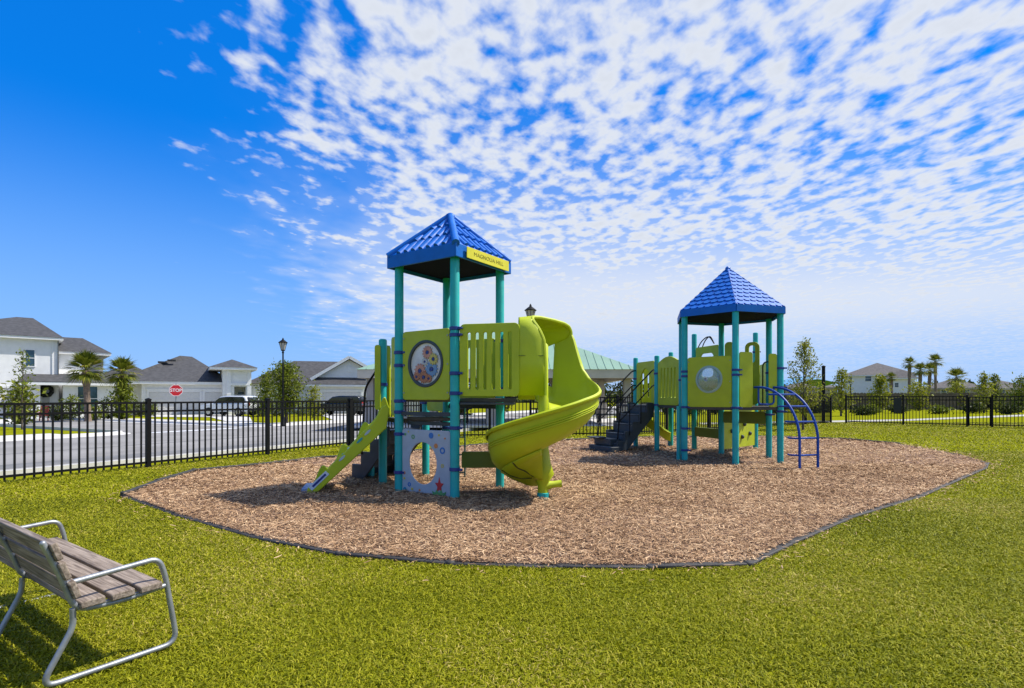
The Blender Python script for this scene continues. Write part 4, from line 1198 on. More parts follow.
# house two : single storey, three-car garage and an entry tower
y0 = 49.5; PIV = (185, y0)
h2 = thing('house', 'white single-storey house with charcoal hip roof and wide garage behind the stop sign', 'house', (X(185, y0), y0, LOW))
w = MB(); w.span(X(121, y0) , X(143, y0), y0 + .9, y0 + 13, LOW - .1, 2.75); w.span(X(143, y0), X(233, y0), y0, y0 + 13, LOW - .1, 2.75); w.span(X(96, 54), X(160, 54), 54, 63, LOW - .1, 2.75)
tx0, tx1 = X(219.5, 48.2), X(255, 48.2)
ex0, ex1 = X(236.5, 48.2), X(249.5, 48.2); ez = Z(386, 48.2)
w.span(tx0 + .4, ex0, 48.2, 53, LOW - .1, 4.0); w.span(ex1, tx1, 48.2, 53, LOW - .1, 4.0); w.span(ex0, ex1, 48.2, 53, ez, 4.0); w.span(ex0 - .02, ex1 + .02, 50.5, 52.9, LOW - .1, ez + .02)
w.build('wall', WHITE, h2, smooth=0)
rf = MB(); hip(rf, X(117, y0), X(236, y0), y0 - .6, y0 + 13.6, 2.78, 2.75, ((X(180, 55.5), 55.5), (X(192, 56.5), 56.5)))
hip(rf, X(90, 54), X(170, 54), 53.3, 64, 2.78, 1.9)
ro = rf.build('roof', SHINGLE, h2, smooth=0)
a = MB(); hip(a, tx0 - .9, tx1 + .6, 47.5, 54, 4.12, .85); a.build('tower_roof', SHINGLE, h2, smooth=0)
vt = MB()
for px, py in ((172, 360), (163, 361.5)): vt.box((X(px, 54), 53.6, 4.72 + (px - 163) * .022), (.8, .5, .16))
vt.build('roof_vent', mat('vent_dark', (.02, .02, .02), .7), ro)
fa = eaves(X(117.5, y0), X(235.5, y0), y0 - .55, y0 + 13.5, 2.78, .24)
fa.span(tx0 - .85, tx1 + .55, 47.55, 53.9, 3.9, 4.115); fa.span(X(93, 54), X(117, 54), 53.35, 63.9, 2.58, 2.776)
fa.build('fascia', WHITETRIM, h2, smooth=0)
br = MB(); br.span(X(147, y0), X(229, y0), y0 - .10, y0 + .01, 2.02, 2.14)
for px in (230.5, 253): br.span(X(px, 48.2) - .2, X(px, 48.2) + .2, 48.08, 48.21, LOW, 3.9)
br.span(ex0 - .5, ex1 + .4, 48.06, 48.21, ez + .1, ez + .3)
br.build('trim', WHITETRIM, h2, smooth=0)
garage(h2, X(150, y0), X(200, y0), LOW, 1.86, y0, 4, 6); garage(h2, X(205, y0), X(229, y0), LOW, 1.86, y0, 4, 3)
window(h2, X(240, 50.5), X(248, 50.5), .0, 1.9, 50.46, (0, 1))
window(h2, X(101, 54), X(110, 54), .5, 2.0, 54, (0, 1))

face(h2, 185)
# house three : front gable
y0 = 52.0; PIV = (335, y0)
h3 = thing('house', 'white house with a broad front gable and grey roof behind the black SUV', 'house', (X(335, y0), y0, LOW))
gx0, gx1, gp_ = X(313, y0), X(372, y0), X(349.5, y0); gz, gpz = Z(377, y0), Z(357.5, y0)
w = MB(); w.span(X(255, 55), X(385, 55), 55, 66, LOW - .1, 2.7)
w.span(gx0, X(366, y0), y0, 56, LOW - .1, 2.55); w.span(X(366, y0), X(384, y0), y0 + 1.2, 56, LOW - .1, 2.6)
w.add([(gx0 + .3, y0 + .5, 2.5), (gx1 + 1.1, y0 + .5, 2.5), (gx1 + 1.1, y0 + .5, gz), (gp_, y0 + .5, gpz - .15), (gx0 + .3, y0 + .5, gz - .1),
       (gx0 + .3, 57, 2.5), (gx1 + 1.1, 57, 2.5), (gx1 + 1.1, 57, gz), (gp_, 57, gpz - .15), (gx0 + .3, 57, gz - .1)],
      [(0, 1, 2, 3, 4), (9, 8, 7, 6, 5), (0, 5, 6, 1), (1, 6, 7, 2), (2, 7, 8, 3), (3, 8, 9, 4), (4, 9, 5, 0)])
w.build('wall', WHITE, h3, smooth=0)
rf = MB()
for (xa, za) in ((gx0 - .2, gz - .25), (gx1 + 1.5, gz - .05)):
    rf.add([(xa, y0, za), (gp_, y0, gpz + .1), (gp_, 62, gpz + .1), (xa, 62, za), (xa, y0, za - .14), (gp_, y0, gpz - .04), (gp_, 62, gpz - .04), (xa, 62, za - .14)],
           [(0, 1, 2, 3), (7, 6, 5, 4), (0, 4, 5, 1), (1, 5, 6, 2), (2, 6, 7, 3), (3, 7, 4, 0)])
hip(rf, X(250, 55), X(350, 56), 54.4, 67, 2.72, 2.55, ((X(295, 60), 60), (gp_, 60)))
ro = rf.build('roof', SHINGLE, h3, smooth=0)
sh = MB(); zt, zb = Z(377.5, y0 + .5), Z(384.2, y0 - .6)
xa, xb2 = X(305, y0), X(366.5, y0)
sh.add([(xa, y0 - .6, zb), (xb2, y0 - .6, zb), (xb2, y0 + .48, zt), (xa + .5, y0 + .48, zt), (xa, y0 - .6, zb - .03), (xb2, y0 - .6, zb - .03), (xb2, y0 + .48, zb - .03), (xa + .5, y0 + .48, zb - .03)],
       [(0, 1, 2, 3), (4, 7, 6, 5), (0, 4, 5, 1), (1, 5, 6, 2), (3, 2, 6, 7), (0, 3, 7, 4)])
sh.build('lower_roof', SHINGLE, h3, smooth=0)
fa = MB(); fa.span(xa + .02, xb2 - .02, y0 - .58, y0, zb - .22, zb - .035)
for (xa_, za_) in ((gx0 - .2, gz - .30), (gx1 + 1.5, gz - .10)): fa.bar((xa_, y0 - .03, za_ + .05), (gp_, y0 - .03, gpz + .07), .28, .05, up=Vector((0, 1, 0)))
fa.span(gp_ - .18, gp_ + .18, y0 + .42, y0 + .49, gpz - 1.35, gpz - .8)
fa.build('fascia', WHITETRIM, h3, smooth=0)
garage(h3, X(322, y0), X(361, y0), LOW, 1.9, y0, 4, 6)
window(h3, X(373, 53.2), X(380, 53.2), .5, 2.1, 53.2, (0, 1))
PIV = None
y0 = 63.0
h4 = thing('house', 'distant house whose dark hip roof shows past the white gable', 'house', (X(385, y0), y0, LOW))
w = MB(); w.span(X(352, y0), X(430, y0), y0, y0 + 10, LOW - .1, 3.9); w.build('wall', GREYWALL, h4, smooth=0)
a = MB(); hip(a, X(347, y0), X(436, y0), y0 - .5, y0 + 10.5, 3.95, 2.0); a.build('roof', SHINGLE, h4, smooth=0)
window(h4, X(372, y0), X(380, y0), 1.4, 2.8, y0)

face(h3, 335)
# pavilion with the pale green roof
y0 = 26.5
pv = thing('pavilion', 'open pavilion with a pale green metal hip roof behind the play towers', 'pavilion', (X(500, y0), y0 + 3, 0))
a = MB(); px0, px1 = X(357, y0), X(640, y0)
hip(a, px0, px1, y0 - .2, y0 + 9, Z(369.5, y0), 2.35, ((X(475, 31), 31), (X(535, 31), 31))); rf = a.build('roof', GREENROOF, pv, smooth=0)
a = MB()
for k in range(34):          # standing seams
    x_ = px0 + .5 + (px1 - px0 - 1) * k / 33; zr = Z(369.5, y0)
    cx0, cx1 = X(475, 31), X(535, 31)
    t = 1.0 if cx0 <= x_ <= cx1 else ((x_ - px0) / (cx0 - px0) if x_ < cx0 else (px1 - x_) / (px1 - cx1))
    if t < .08: continue
    a.bar((x_, y0 - .19, zr + .02), (x_, y0 - .19 + (31 - y0 + .2) * t * .97, zr + .02 + 2.35 * t * .97), .03, .022)
a.build('roof_seam', GREENROOF, rf, smooth=0)
a = MB(); zf = Z(369.5, y0); a.span(px0 + .05, px1 - .05, y0 - .15, y0 + .1, zf - .42, zf - .003); a.span(px0 + .05, px1 - .05, y0 + 8.7, y0 + 8.95, zf - .42, zf - .003); a.span(px0 + .05, px0 + .3, y0 + .11, y0 + 8.69, zf - .42, zf - .003); a.span(px1 - .3, px1 - .05, y0 + .11, y0 + 8.69, zf - .42, zf - .003)
a.build('fascia', CREAM, pv, smooth=0)
a = MB(); a.span(px0 + .31, px1 - .31, y0 + .11, y0 + 8.69, zf - .2, zf - .12); a.build('ceiling', mat('dark_timber', (.10, .08, .065), .8), pv, smooth=0)
for px in (368, 430, 492, 566, 629):
    for yy in (y0 + .5, y0 + 8.2):
        a = MB(); xx = X(px, y0); a.box((xx, yy, .5), (.6, .6, 1.0)); a.box((xx, yy, 1.04), (.7, .7, .08)); a.box((xx, yy, (1.08 + zf - .3) / 2), (.34, .34, zf - .3 - 1.08))
        a.build('column', TAUPE, pv, bevel=.02)
a = MB(); a.span(px0 - .5, px1 + .5, y0 - .5, y0 + 9.3, -.06, .035); a.build('slab', CONC, pv, smooth=0)
def picnic(px, yy, label):
    b = V2(X(px, yy), yy, .035); t = thing('picnic_table', label, 'picnic table', b, 'dark picnic tables under the pavilion')
    a = MB(); a.box(b + UP * .74, (1.8, .75, .05)); a.build('table_top', DARKPLAS, t, bevel=.02)
    for q in (-1, 1):
        a = MB(); a.box(b + V2(0, q * .68, .45), (1.8, .28, .045)); a.build('seat', DARKPLAS, t, bevel=.015)
        a = MB(); x_ = q * .65; a.tube([b + V2(x_, -.68, .43), b + V2(x_, .68, .43)], .03, 8); a.tube([b + V2(x_, -.5, 0), b + V2(x_, -.2, .72)], .03, 8); a.tube([b + V2(x_, .5, 0), b + V2(x_, .2, .72)], .03, 8); a.build('leg', BLACKMET, t)
picnic(612, 28.5, 'dark picnic table under the pavilion, just left of the far stairs')
picnic(548, 29.5, 'dark picnic table deep under the pavilion, behind the spiral slide')
picnic(455, 29.0, 'dark picnic table under the pavilion, seen between the near tower posts')
for px, yy, col in ((600, 34, 0), (622, 36, 1)):
    pass

# right background : houses, walls, shade sail
def simple_house(px0, px1, y, zw, hr, wm, rm, label, wins, dep=11):
    t = thing('house', label, 'house', (X((px0 + px1) / 2, y), y, 0))
    a = MB(); a.span(X(px0, y), X(px1, y), y, y + dep, -.1, zw); a.build('wall', wm, t, smooth=0)
    a = MB(); hip(a, X(px0, y) - .6, X(px1, y) + .6, y - .6, y + dep + .6, zw + .02, hr); a.build('roof', rm, t, smooth=0)
    a = eaves(X(px0, y) - .55, X(px1, y) + .55, y - .55, y + dep + .5, zw + .018, .22); a.build('fascia', WHITETRIM if wm is WHITE else wm, t, smooth=0)
    t.rotation_euler = (0, 0, math.atan2(512 - (px0 + px1) / 2, F) * .9)
    for (p0, p1, q0, q1) in wins: window(t, X(p0, y), X(p1, y), Z(q1, y), Z(q0, y), y, (0, 1))
    return t
simple_house(850, 908, 104, 5.6, 2.6, WHITE, BRSHINGLE, 'distant white two-storey house with brown hip roof behind the right palms', [(867.5, 872.5, 375.5, 381), (901, 905, 376, 382), (853, 856, 377, 383)], 12)
simple_house(891, 912, 100, 4.9, 1.5, WHITE, BRSHINGLE, 'distant white front wing with low brown roof beside the two-storey house', [(896, 899, 383, 387)], 3.5)
simple_house(932, 976, 82, 2.75, 1.5, TAUPE, BRSHINGLE, 'distant beige low house with brown roof behind the lone short palm', [(944, 948, 390, 394), (962, 966, 390, 394)])
simple_house(978, 1024, 86, 2.75, 1.4, CREAM, BRSHINGLE, 'distant cream low house with brown roof near the right edge', [(1000, 1004, 390, 394)])
simple_house(1028, 1090, 88, 2.75, 1.4, TAUPE, BRSHINGLE, 'distant taupe low house at the right edge of the view', [(1040, 1044, 390, 394)])
simple_house(762, 832, 92, 3.0, 1.6, TAUPE, BRSHINGLE, 'distant taupe house with brown roof behind the tall sapling', [(800, 804, 388, 394), (815, 819, 388, 394)])
simple_house(690, 752, 96, 3.0, 1.5, CREAM, BRSHINGLE, 'distant cream house hidden behind the hexagonal tower', [(700, 704, 388, 394)])
# timber boundary fence far away
wf = thing('wooden_fence', 'weathered brown board fence beyond the far lawn at the right', 'fence', (X(900, 60), 60, 0))
a = MB(); xx = X(640, 60); i = 0
while xx < X(1085, 60):
    a.box((xx + .07, 60 + (xx - 30) * -.03, .92 + .02 * ((i * 37) % 5 - 2)), (.135, .03, 1.84)); xx += .145; i += 1
a.build('boards', WOODFENCE, wf, smooth=0)
a = MB()
for z in (.4, 1.5): a.bar((X(640, 60), 60.05 + (X(640, 60) - 30) * -.03, z), (X(1085, 60), 60.05 + (X(1085, 60) - 30) * -.03, z), .05, .09)
a.build('rail', WOODFENCE, wf, smooth=0)
ss_ = thing('shade_sail', 'pale blue fabric shade canopy on dark posts behind the sapling', 'shade canopy', (X(812, 50), 50, 0))
a = MB(); vs = []; fs = []; n = 10
for i in range(n + 1):
    for j in range(n + 1):
        u, v = i / n, j / n
        z = 3.35 - 1.2 * (abs(u - .5) * 2) ** 1.2 * .55 - .35 * (abs(v - .5) * 2) + .0
        vs.append((X(776, 50) + (X(842, 50) - X(776, 50)) * u, 48.5 + 5 * v, z))
for i in range(n):
    for j in range(n): fs.append((i * (n + 1) + j, i * (n + 1) + j + 1, (i + 1) * (n + 1) + j + 1, (i + 1) * (n + 1) + j))
a.add(vs, fs); a.build('canopy', SHADECLOTH, ss_, solid=.02)
for px in (777, 841):
    for yy in (48.6, 53.4): a = MB(); a.tube([(X(px, 50), yy, 0), (X(px, 50), yy, 2.55)], .06, 8); a.build('post', BLACKMET, ss_)

# ------------------------------------------------------------------ cars
def suv(loc, rz, paint, label):
    t = thing('parked_car', label, 'car', loc); org = Vector(loc); rot = Matrix.Rotation(rz, 3, 'Z')
    T = lambda x, y, z: org + rot @ Vector((x, y, z))
    X1, Y1 = rot @ Vector((1, 0, 0)), rot @ Vector((0, 1, 0))
    def pr(poly, w, name, m, par, bev=.05):
        a = MB(); a.prism(poly, (T(0, -w / 2, 0), X1, UP), -w); return a.build(name, m, par, bevel=bev)
    body = pr([(-2.35, .38), (2.3, .36), (2.38, .55), (2.3, .86), (1.25, 1.05), (-2.30, 1.08), (-2.40, .7)], 1.84, 'body', paint, t, .07)
    pr([(-2.22, 1.05), (1.20, 1.02), (.45, 1.60), (-.2, 1.70), (-1.75, 1.69), (-2.02, 1.60)], 1.62, 'cabin', paint, t, .09)
    for q in (-1, 1):
        a = MB(); a.prism([(-2.02, 1.12), (1.02, 1.10), (.42, 1.54), (-.2, 1.61), (-1.72, 1.60), (-1.9, 1.52)], (T(0, q * .815, 0), X1, UP), -.02 * q); a.build('side_window', DARKGLASS, t)
        a = MB(); a.box(T(.85, q * 1.0, 1.13), (.12, .2, .14), rot); a.build('mirror', paint, t, bevel=.03)
        a = MB(); a.box(T(2.30, q * .68, .78), (.12, .38, .16), rot); a.build('headlight', LAMPGLASS, t, bevel=.03)
        a = MB(); a.box(T(-2.33, q * .78, .98), (.10, .20, .34), rot); a.build('tail_light', TAILRED, t, bevel=.03)
        a = MB(); a.bar(T(-1.6, q * .7, 1.75), T(.1, q * .7, 1.76), .04, .04); a.build('roof_rail', CHROME, t)
    a = MB(); a.add([T(1.16, -.70, 1.07), T(1.16, .70, 1.07), T(.50, .66, 1.575), T(.50, -.66, 1.575)], [(0, 1, 2, 3)]); a.build('windscreen', DARKGLASS, t, solid=.02)
    a = MB(); a.add([T(-2.215, -.68, 1.13), T(-2.215, .68, 1.13), T(-2.035, .64, 1.57), T(-2.035, -.64, 1.57)], [(0, 1, 2, 3)]); a.build('rear_window', DARKGLASS, t, solid=.03)
    for x in (-2.42, 2.36):
        a = MB(); a.box(T(x, 0, .48), (.14, 1.6, .22), rot); a.build('bumper', DARKPLAS, t, bevel=.04)
    a = MB(); a.box(T(-2.405, 0, .86), (.03, .42, .13), rot); a.build('number_plate', SIGNWHITE, t)
    for x in (-1.42, 1.40):
        for q in (-1, 1):
            a = MB(); c = T(x, q * .83, .36)
            a.tube([c - Y1 * .12, c - Y1 * .10, c + Y1 * .10, c + Y1 * .12], [.33, .36, .36, .33], 22); o = a.build('wheel', RUBBER, t)
            a = MB(); a.tube([c + Y1 * (q * .08), c + Y1 * (q * .125)], [.24, .20], 16); a.build('rim', CHROME, o)
suv((X(231, 46), 46, LOW + .03), R(168), CARWHITE, 'white SUV with dark windows parked on the wide garage driveway')
suv((X(341, 48), 48, LOW + .03), R(172), CARBLACK, 'black SUV parked on the driveway before the gabled house')

# ------------------------------------------------------------------ trees and plants
def leaves(name, pos, size, m, root, squash=1.0, droop=0.0):
    """many small pointed leaves at the given positions, one mesh"""
    n = len(pos); pos = np.array(pos)
    u = rng.normal(size=(n, 3)); u[:, 2] -= droop; u /= np.linalg.norm(u, axis=1)[:, None]
    r_ = rng.normal(size=(n, 3)); v = np.cross(u, r_); v /= np.linalg.norm(v, axis=1)[:, None]
    L = size * (.6 + .8 * rng.random(n))[:, None]; W = L * .42 * squash
    V = np.stack([pos, pos + u * L * .5 + v * W * .5, pos + u * L, pos + u * L * .5 - v * W * .5], 1).reshape(-1, 3)
    V = V - np.array(ORG[root.name])
    i = np.arange(n)[:, None] * 4
    me = bpy.data.meshes.new(name)
    me.from_pydata(V.tolist(), [], (i + [[0, 1, 2, 3]]).tolist()); me.materials.append(m)
    o = bpy.data.objects.new(name, me); COL.objects.link(o); o.parent = root; ORG[o.name] = ORG[root.name]
    return o
def tree(px, y, gz, h, cb, rad, label, m, nb=40, per=60, lsize=.14, shape='round', trunk_r=.06, group=None, up=.6, sk=1.0, cat='tree', name='tree'):
    b = Vector((X(px, y), y, gz)); t = thing(name, label, cat, b, group)
    tr = MB(); top = b + UP * (h * .93); bend = V2(random.uniform(-.05, .05), random.uniform(-.05, .05)) * h
    axis = [b + bend * (k / 8) ** 2 + UP * (h * .95 * k / 8) for k in range(9)]
    tr.tube(axis, [trunk_r * (1.25 if k == 0 else 1) * (1 - .93 * k / 8) + .004 for k in range(9)], 8)
    br = MB(); pos = []
    for k in range(nb):
        f = (k + random.random()) / nb; zz = cb + (h * .96 - cb) * f
        an = k * 2.4 + random.uniform(-.5, .5)
        if shape == 'cone': r_ = rad * (1 - f) ** .75 * random.uniform(.6, 1.15) + .12
        elif shape == 'vase': r_ = rad * (.45 + .55 * math.sin(math.pi * min(1, f * .9 + .1))) * random.uniform(.6, 1.15)
        else: r_ = rad * math.sqrt(max(.03, 1 - (2 * f - 1) ** 2)) * random.uniform(.7, 1.12)
        s0 = b + bend * (zz / h) ** 2 + UP * max(cb * .75, zz - r_ * up)
        e0 = b + bend * (zz / h) ** 2 + UP * (zz + r_ * up * .35) + V2(math.cos(an), math.sin(an)) * r_
        md = s0.lerp(e0, .5) + UP * (r_ * .08)
        br.tube([s0, md, e0], [trunk_r * .28, trunk_r * .18, .006], 5)
        for j in range(per):
            q = random.random() ** .7; p = s0.lerp(md, q * 2) if q < .5 else md.lerp(e0, q * 2 - 1)
            sp = sk * (.10 + .13 * rad) * (.45 + .55 * random.random())
            p = p + Vector((random.gauss(0, sp), random.gauss(0, sp), random.gauss(0, sp * .8)))
            if p.z > gz + .12: pos.append(tuple(p))
    to = tr.build('trunk', BARK, t); br.build('branches', BARK, to)
    leaves('crown', pos, lsize, m, t, droop=.2)
    return t
def palm(px, y, gz, h, fr, label, n=30, nl=16, group='palm trees', trunk_r=.16):
    b = Vector((X(px, y), y, gz)); t = thing('palm_tree', label, 'palm tree', b, group)
    c = b + UP * (h - fr * .95) + V2(random.uniform(-.15, .15), 0)
    a = MB(); k = 12; a.tube([b.lerp(c, i / k) for i in range(k + 1)], [trunk_r * (1.3 if i == 0 else 1 + .12 * (i % 2) + (.25 if i > 8 else 0)) for i in range(k + 1)], 10); a.build('trunk', PALMBARK, t, smooth=60)
    m_ = MB()
    for i in range(n):
        f = (i + .5) / n; el = R(86 - 128 * f ** .95) ; an = i * 2.39996 + random.uniform(-.2, .2)
        d = Vector((math.cos(an) * math.cos(el), math.sin(an) * math.cos(el), math.sin(el)))
        L = fr * random.uniform(.26, .40); s0 = c + d * .06; e0 = c + d * L + UP * (.03 * fr)
        sd_ = d.cross(UP); sd_ = (sd_ if sd_.length > .05 else Vector((1, 0, 0))).normalized(); up_ = sd_.cross(d).normalized()
        m_.bar(s0, e0, .03, .02, up=up_)
        for j in range(nl):                     # fan of leaflets with drooping tips
            g = -.95 + 1.9 * j / (nl - 1); dd = (d * math.cos(g) + sd_ * math.sin(g)); ll = fr * (.72 - .20 * abs(g)) * random.uniform(.85, 1.1)
            w_ = .024 * fr; nrm = dd.cross(up_).normalized()
            m1 = e0 + dd * ll * .55 + up_ * .02; tip = e0 + dd * ll - UP * (ll * random.uniform(.05, .28))
            m_.add([e0, m1 + nrm * w_, tip, m1 - nrm * w_], [(0, 1, 2, 3)])
    m_.build('crown', LEAF_PALM, t, smooth=0)
palm(88, 36, LOW, 4.80, 1.5, 'stout palm before the two-storey house, the taller and nearer of that pair', 34, 18, trunk_r=.17)
palm(122, 39, LOW, 4.65, 1.4, 'palm with a leafy shrub round its trunk between the two left houses', 32, 18, trunk_r=.15)
for (px, y, top, fr, lb) in ((909, 70, 356, 1.15, 'slim palm in front of the far white house, with a round full crown'),
                             (920, 66, 361, 1.25, 'left of the two low palms growing close together at the right'),
                             (929, 68, 361.5, 1.2, 'right of the two low palms growing close together, beneath the tallest'),
                             (936, 72, 352.5, 1.35, 'tallest slim palm of the right-hand cluster, with a ragged crown'),
                             (957, 64, 366, 1.5, 'lone short palm with a broad crown in front of the beige house'),
                             (892, 62, 371, .85, 'smallest palm, thin and dark, in front of the far white house')):
    palm(px, y, 0, Z(top, y), fr, lb, 26, 14, trunk_r=.15)
tree(287, 33, LOW, Z(361, 33) - LOW, .95, 1.02, 'dense round green street tree hiding the lamp post', LEAF_OAK, 60, 70, .17, 'round', .075)
tree(266, 36, LOW, Z(372, 36) - LOW, .6, .62, 'narrow green tree left of the round street tree', LEAF_OAK, 40, 50, .16, 'round', .05)
tree(314, 34, LOW, Z(385, 34) - LOW, .4, .55, 'small yellow green young tree right of the round street tree', LEAF_YEL, 30, 26, .15, 'cone', .04)
tree(22, 27, LOW, Z(346, 27) - LOW, .8, .62, 'thin sparse sapling in front of the two-storey house', LEAF_OAK, 40, 9, .17, 'cone', .03, up=1.0, sk=.6)
tree(20, 32, LOW, 2.4, .15, .95, 'loose fan-leaved shrub beside the sapling by the left driveway', LEAF_PALM, 40, 16, .34, 'round', .04, name='shrub', cat='shrub')
tree(122, 38.4, LOW, Z(379, 38.4) - LOW, .1, .72, 'bushy green shrub wrapped round the second palm', LEAF_OAK, 46, 42, .2, 'round', .05, name='shrub', cat='shrub')
tree(803, 23.2, 0, Z(337.5, 23.2), .85, .95, 'tall airy yellow green sapling inside the fence right of the far tower', LEAF_YEL, 64, 34, .11, 'cone', .042, up=1.3, sk=.45)
tree(841, 40, 0, Z(368, 40), .5, 1.2, 'leafy yellow green young tree just right of the tall black post', LEAF_YEL, 50, 30, .17, 'cone', .06, up=1.0, sk=.6)
tree(880, 50, 0, Z(374, 50), .4, 1.15, 'small spreading young tree left of the thin dark palm', LEAF_YEL, 40, 34, .24, 'cone', .06, up=1.0, sk=.7)
tree(984, 48, 0, Z(371.5, 48), .3, 1.0, 'upright bushy tree in the right background, left of a similar one', LEAF_YEL, 44, 30, .2, 'cone', .06, up=.9, sk=.7)
tree(996, 52, 0, Z(373, 52), .3, .95, 'upright bushy tree in the right background, second from the edge', LEAF_OAK, 42, 30, .2, 'cone', .06, up=.9, sk=.7)
tree(1021, 50, 0, Z(376, 50), .3, 1.1, 'dark bushy tree cut by the right edge of the view', LEAF_OAK, 40, 40, .22, 'round', .06)
tree(918, 56, 0, Z(381, 56), .2, 1.2, 'low yellow green bush below the slim palm with the round crown', LEAF_YEL, 36, 34, .24, 'round', .05, name='shrub', cat='shrub')
tree(957, 60, 0, Z(381, 60), .2, 1.1, 'yellow green bush around the foot of the lone short palm', LEAF_YEL, 36, 34, .24, 'round', .05, name='shrub', cat='shrub')
# planting beds by the left houses
bed_list = [(108, 38.8, 1.35, .75, 'rounded green bush under the front windows of the two-storey house', LEAF_OAK), (70, 38.6, 1.5, .7, 'upright green bush right of the porch', LEAF_OAK),
            (58, 37.0, .75, .9, 'low dark bush before the porch of the two-storey house', LEAF_DK), (94, 37.0, .75, .9, 'low green bush at the foot of the taller palm', LEAF_OAK),
            (140, 45, .95, .9, 'low dark bush at the left corner of the wide garage', LEAF_DK), (150, 46, .8, .6, 'small bush beside the left garage door', LEAF_OAK),
            (262, 45, 1.3, 1.1, 'dark bush right of the entry tower', LEAF_DK), (276, 46, 1.1, 1.2, 'low dark bush behind the round street tree', LEAF_DK), (300, 46, 1.2, 1.2, 'low bush left of the gabled house garage', LEAF_OAK),
            (313, 48, 1.1, .7, 'small bush at the corner of the gabled house', LEAF_DK)]
for (px, y, h, r_, lb, m_) in bed_list:
    tree(px, y, LOW, h - LOW, .05, r_, lb, m_, 24, 34, .17, 'round', .03, name='shrub', cat='shrub')
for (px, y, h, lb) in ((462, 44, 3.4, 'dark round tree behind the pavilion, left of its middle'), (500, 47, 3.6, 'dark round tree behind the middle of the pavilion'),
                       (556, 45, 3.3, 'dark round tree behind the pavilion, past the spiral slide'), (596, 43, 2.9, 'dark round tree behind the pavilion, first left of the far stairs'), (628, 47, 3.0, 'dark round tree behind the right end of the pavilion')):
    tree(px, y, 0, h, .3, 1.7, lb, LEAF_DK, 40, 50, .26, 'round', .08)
# shrub row against the far board fence and behind the back fence
hx = [(642, 40, 1.5), (668, 44, 1.6), (694, 41, 1.3), (716, 44, 1.7), (748, 42, 1.2), (772, 46, 1.5), (815, 47, 1.1), (826, 50, 1.3), (862, 42, .9), (871, 44, 1.0), (898, 46, .9), (939, 45, .8), (973, 47, 1.4), (1008, 44, 1.2)]
wh = ['behind the far stairs', 'behind the slotted guard of the far tower', 'behind the left posts of the far tower', 'seen under the bubble window', 'behind the blue arch climber', 'right of the far tower',
      'behind the tall sapling', 'behind the tall black post', 'right of the fence corner', 'left of the notice panel', 'right of the notice panel', 'below the tall slim palms', 'left of the bushy trees', 'near the right edge']
for (px, y, h), w_ in zip(hx, wh):
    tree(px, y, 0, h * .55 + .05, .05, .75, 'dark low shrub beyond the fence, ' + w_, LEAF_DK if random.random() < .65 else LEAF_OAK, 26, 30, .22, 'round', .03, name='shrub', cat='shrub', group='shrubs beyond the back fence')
# far tree belt that closes the horizon
pos = []
for k in range(16000):
    px = random.uniform(-420, 1500); y = random.uniform(150, 175); x_ = X(px, y)
    hh = 3.2 + 1.6 * math.sin(px * .021) + 1.2 * math.sin(px * .067 + 1) + .8 * math.sin(px * .19)
    pos.append((x_, y, random.random() ** .8 * max(1.2, hh)))
me_root = bpy.data.objects.new('tmp_root', None); ORG['tmp_root'] = Vector()
n = len(pos)
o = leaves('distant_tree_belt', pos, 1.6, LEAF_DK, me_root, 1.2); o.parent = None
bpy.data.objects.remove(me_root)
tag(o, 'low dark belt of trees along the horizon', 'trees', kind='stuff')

# red garden chair by the porch
b = Vector((X(41, 36.5), 36.5, LOW)); rc = thing('garden_chair', 'small red garden chair standing before the porch', 'chair', b)
CRED = mat('chair_red', (.30, .025, .02), .5)
a = MB(); a.box(b + UP * .40, (.55, .5, .04)); a.build('seat', CRED, rc)
a = MB(); a.box(b + V2(0, .26, .72), (.55, .05, .62), Matrix.Rotation(R(-12), 3, 'X')); a.build('backrest', CRED, rc)
for q in (-1, 1):
    a = MB(); a.box(b + V2(q * .3, .02, .6), (.08, .55, .03)); a.build('armrest', CRED, rc)
    for y_ in (-.22, .22): a = MB(); a.box(b + V2(q * .28, y_, .29), (.05, .05, .58)); a.build('leg', CRED, rc)

# ------------------------------------------------------------------ sun, sky, camera
sun_dir = Vector((.975, .19, 0)).normalized(); EL = R(54)
to_sun = Vector((sun_dir.x * math.cos(EL), sun_dir.y * math.cos(EL), math.sin(EL)))
l = bpy.data.lights.new('sun', 'SUN'); l.energy = 3.9; l.angle = R(.53); l.color = (1, .955, .88)
lo = bpy.data.objects.new('sun', l); COL.objects.link(lo); lo.rotation_euler = to_sun.to_track_quat('Z', 'Y').to_euler(); lo.location = (20, -10, 30)

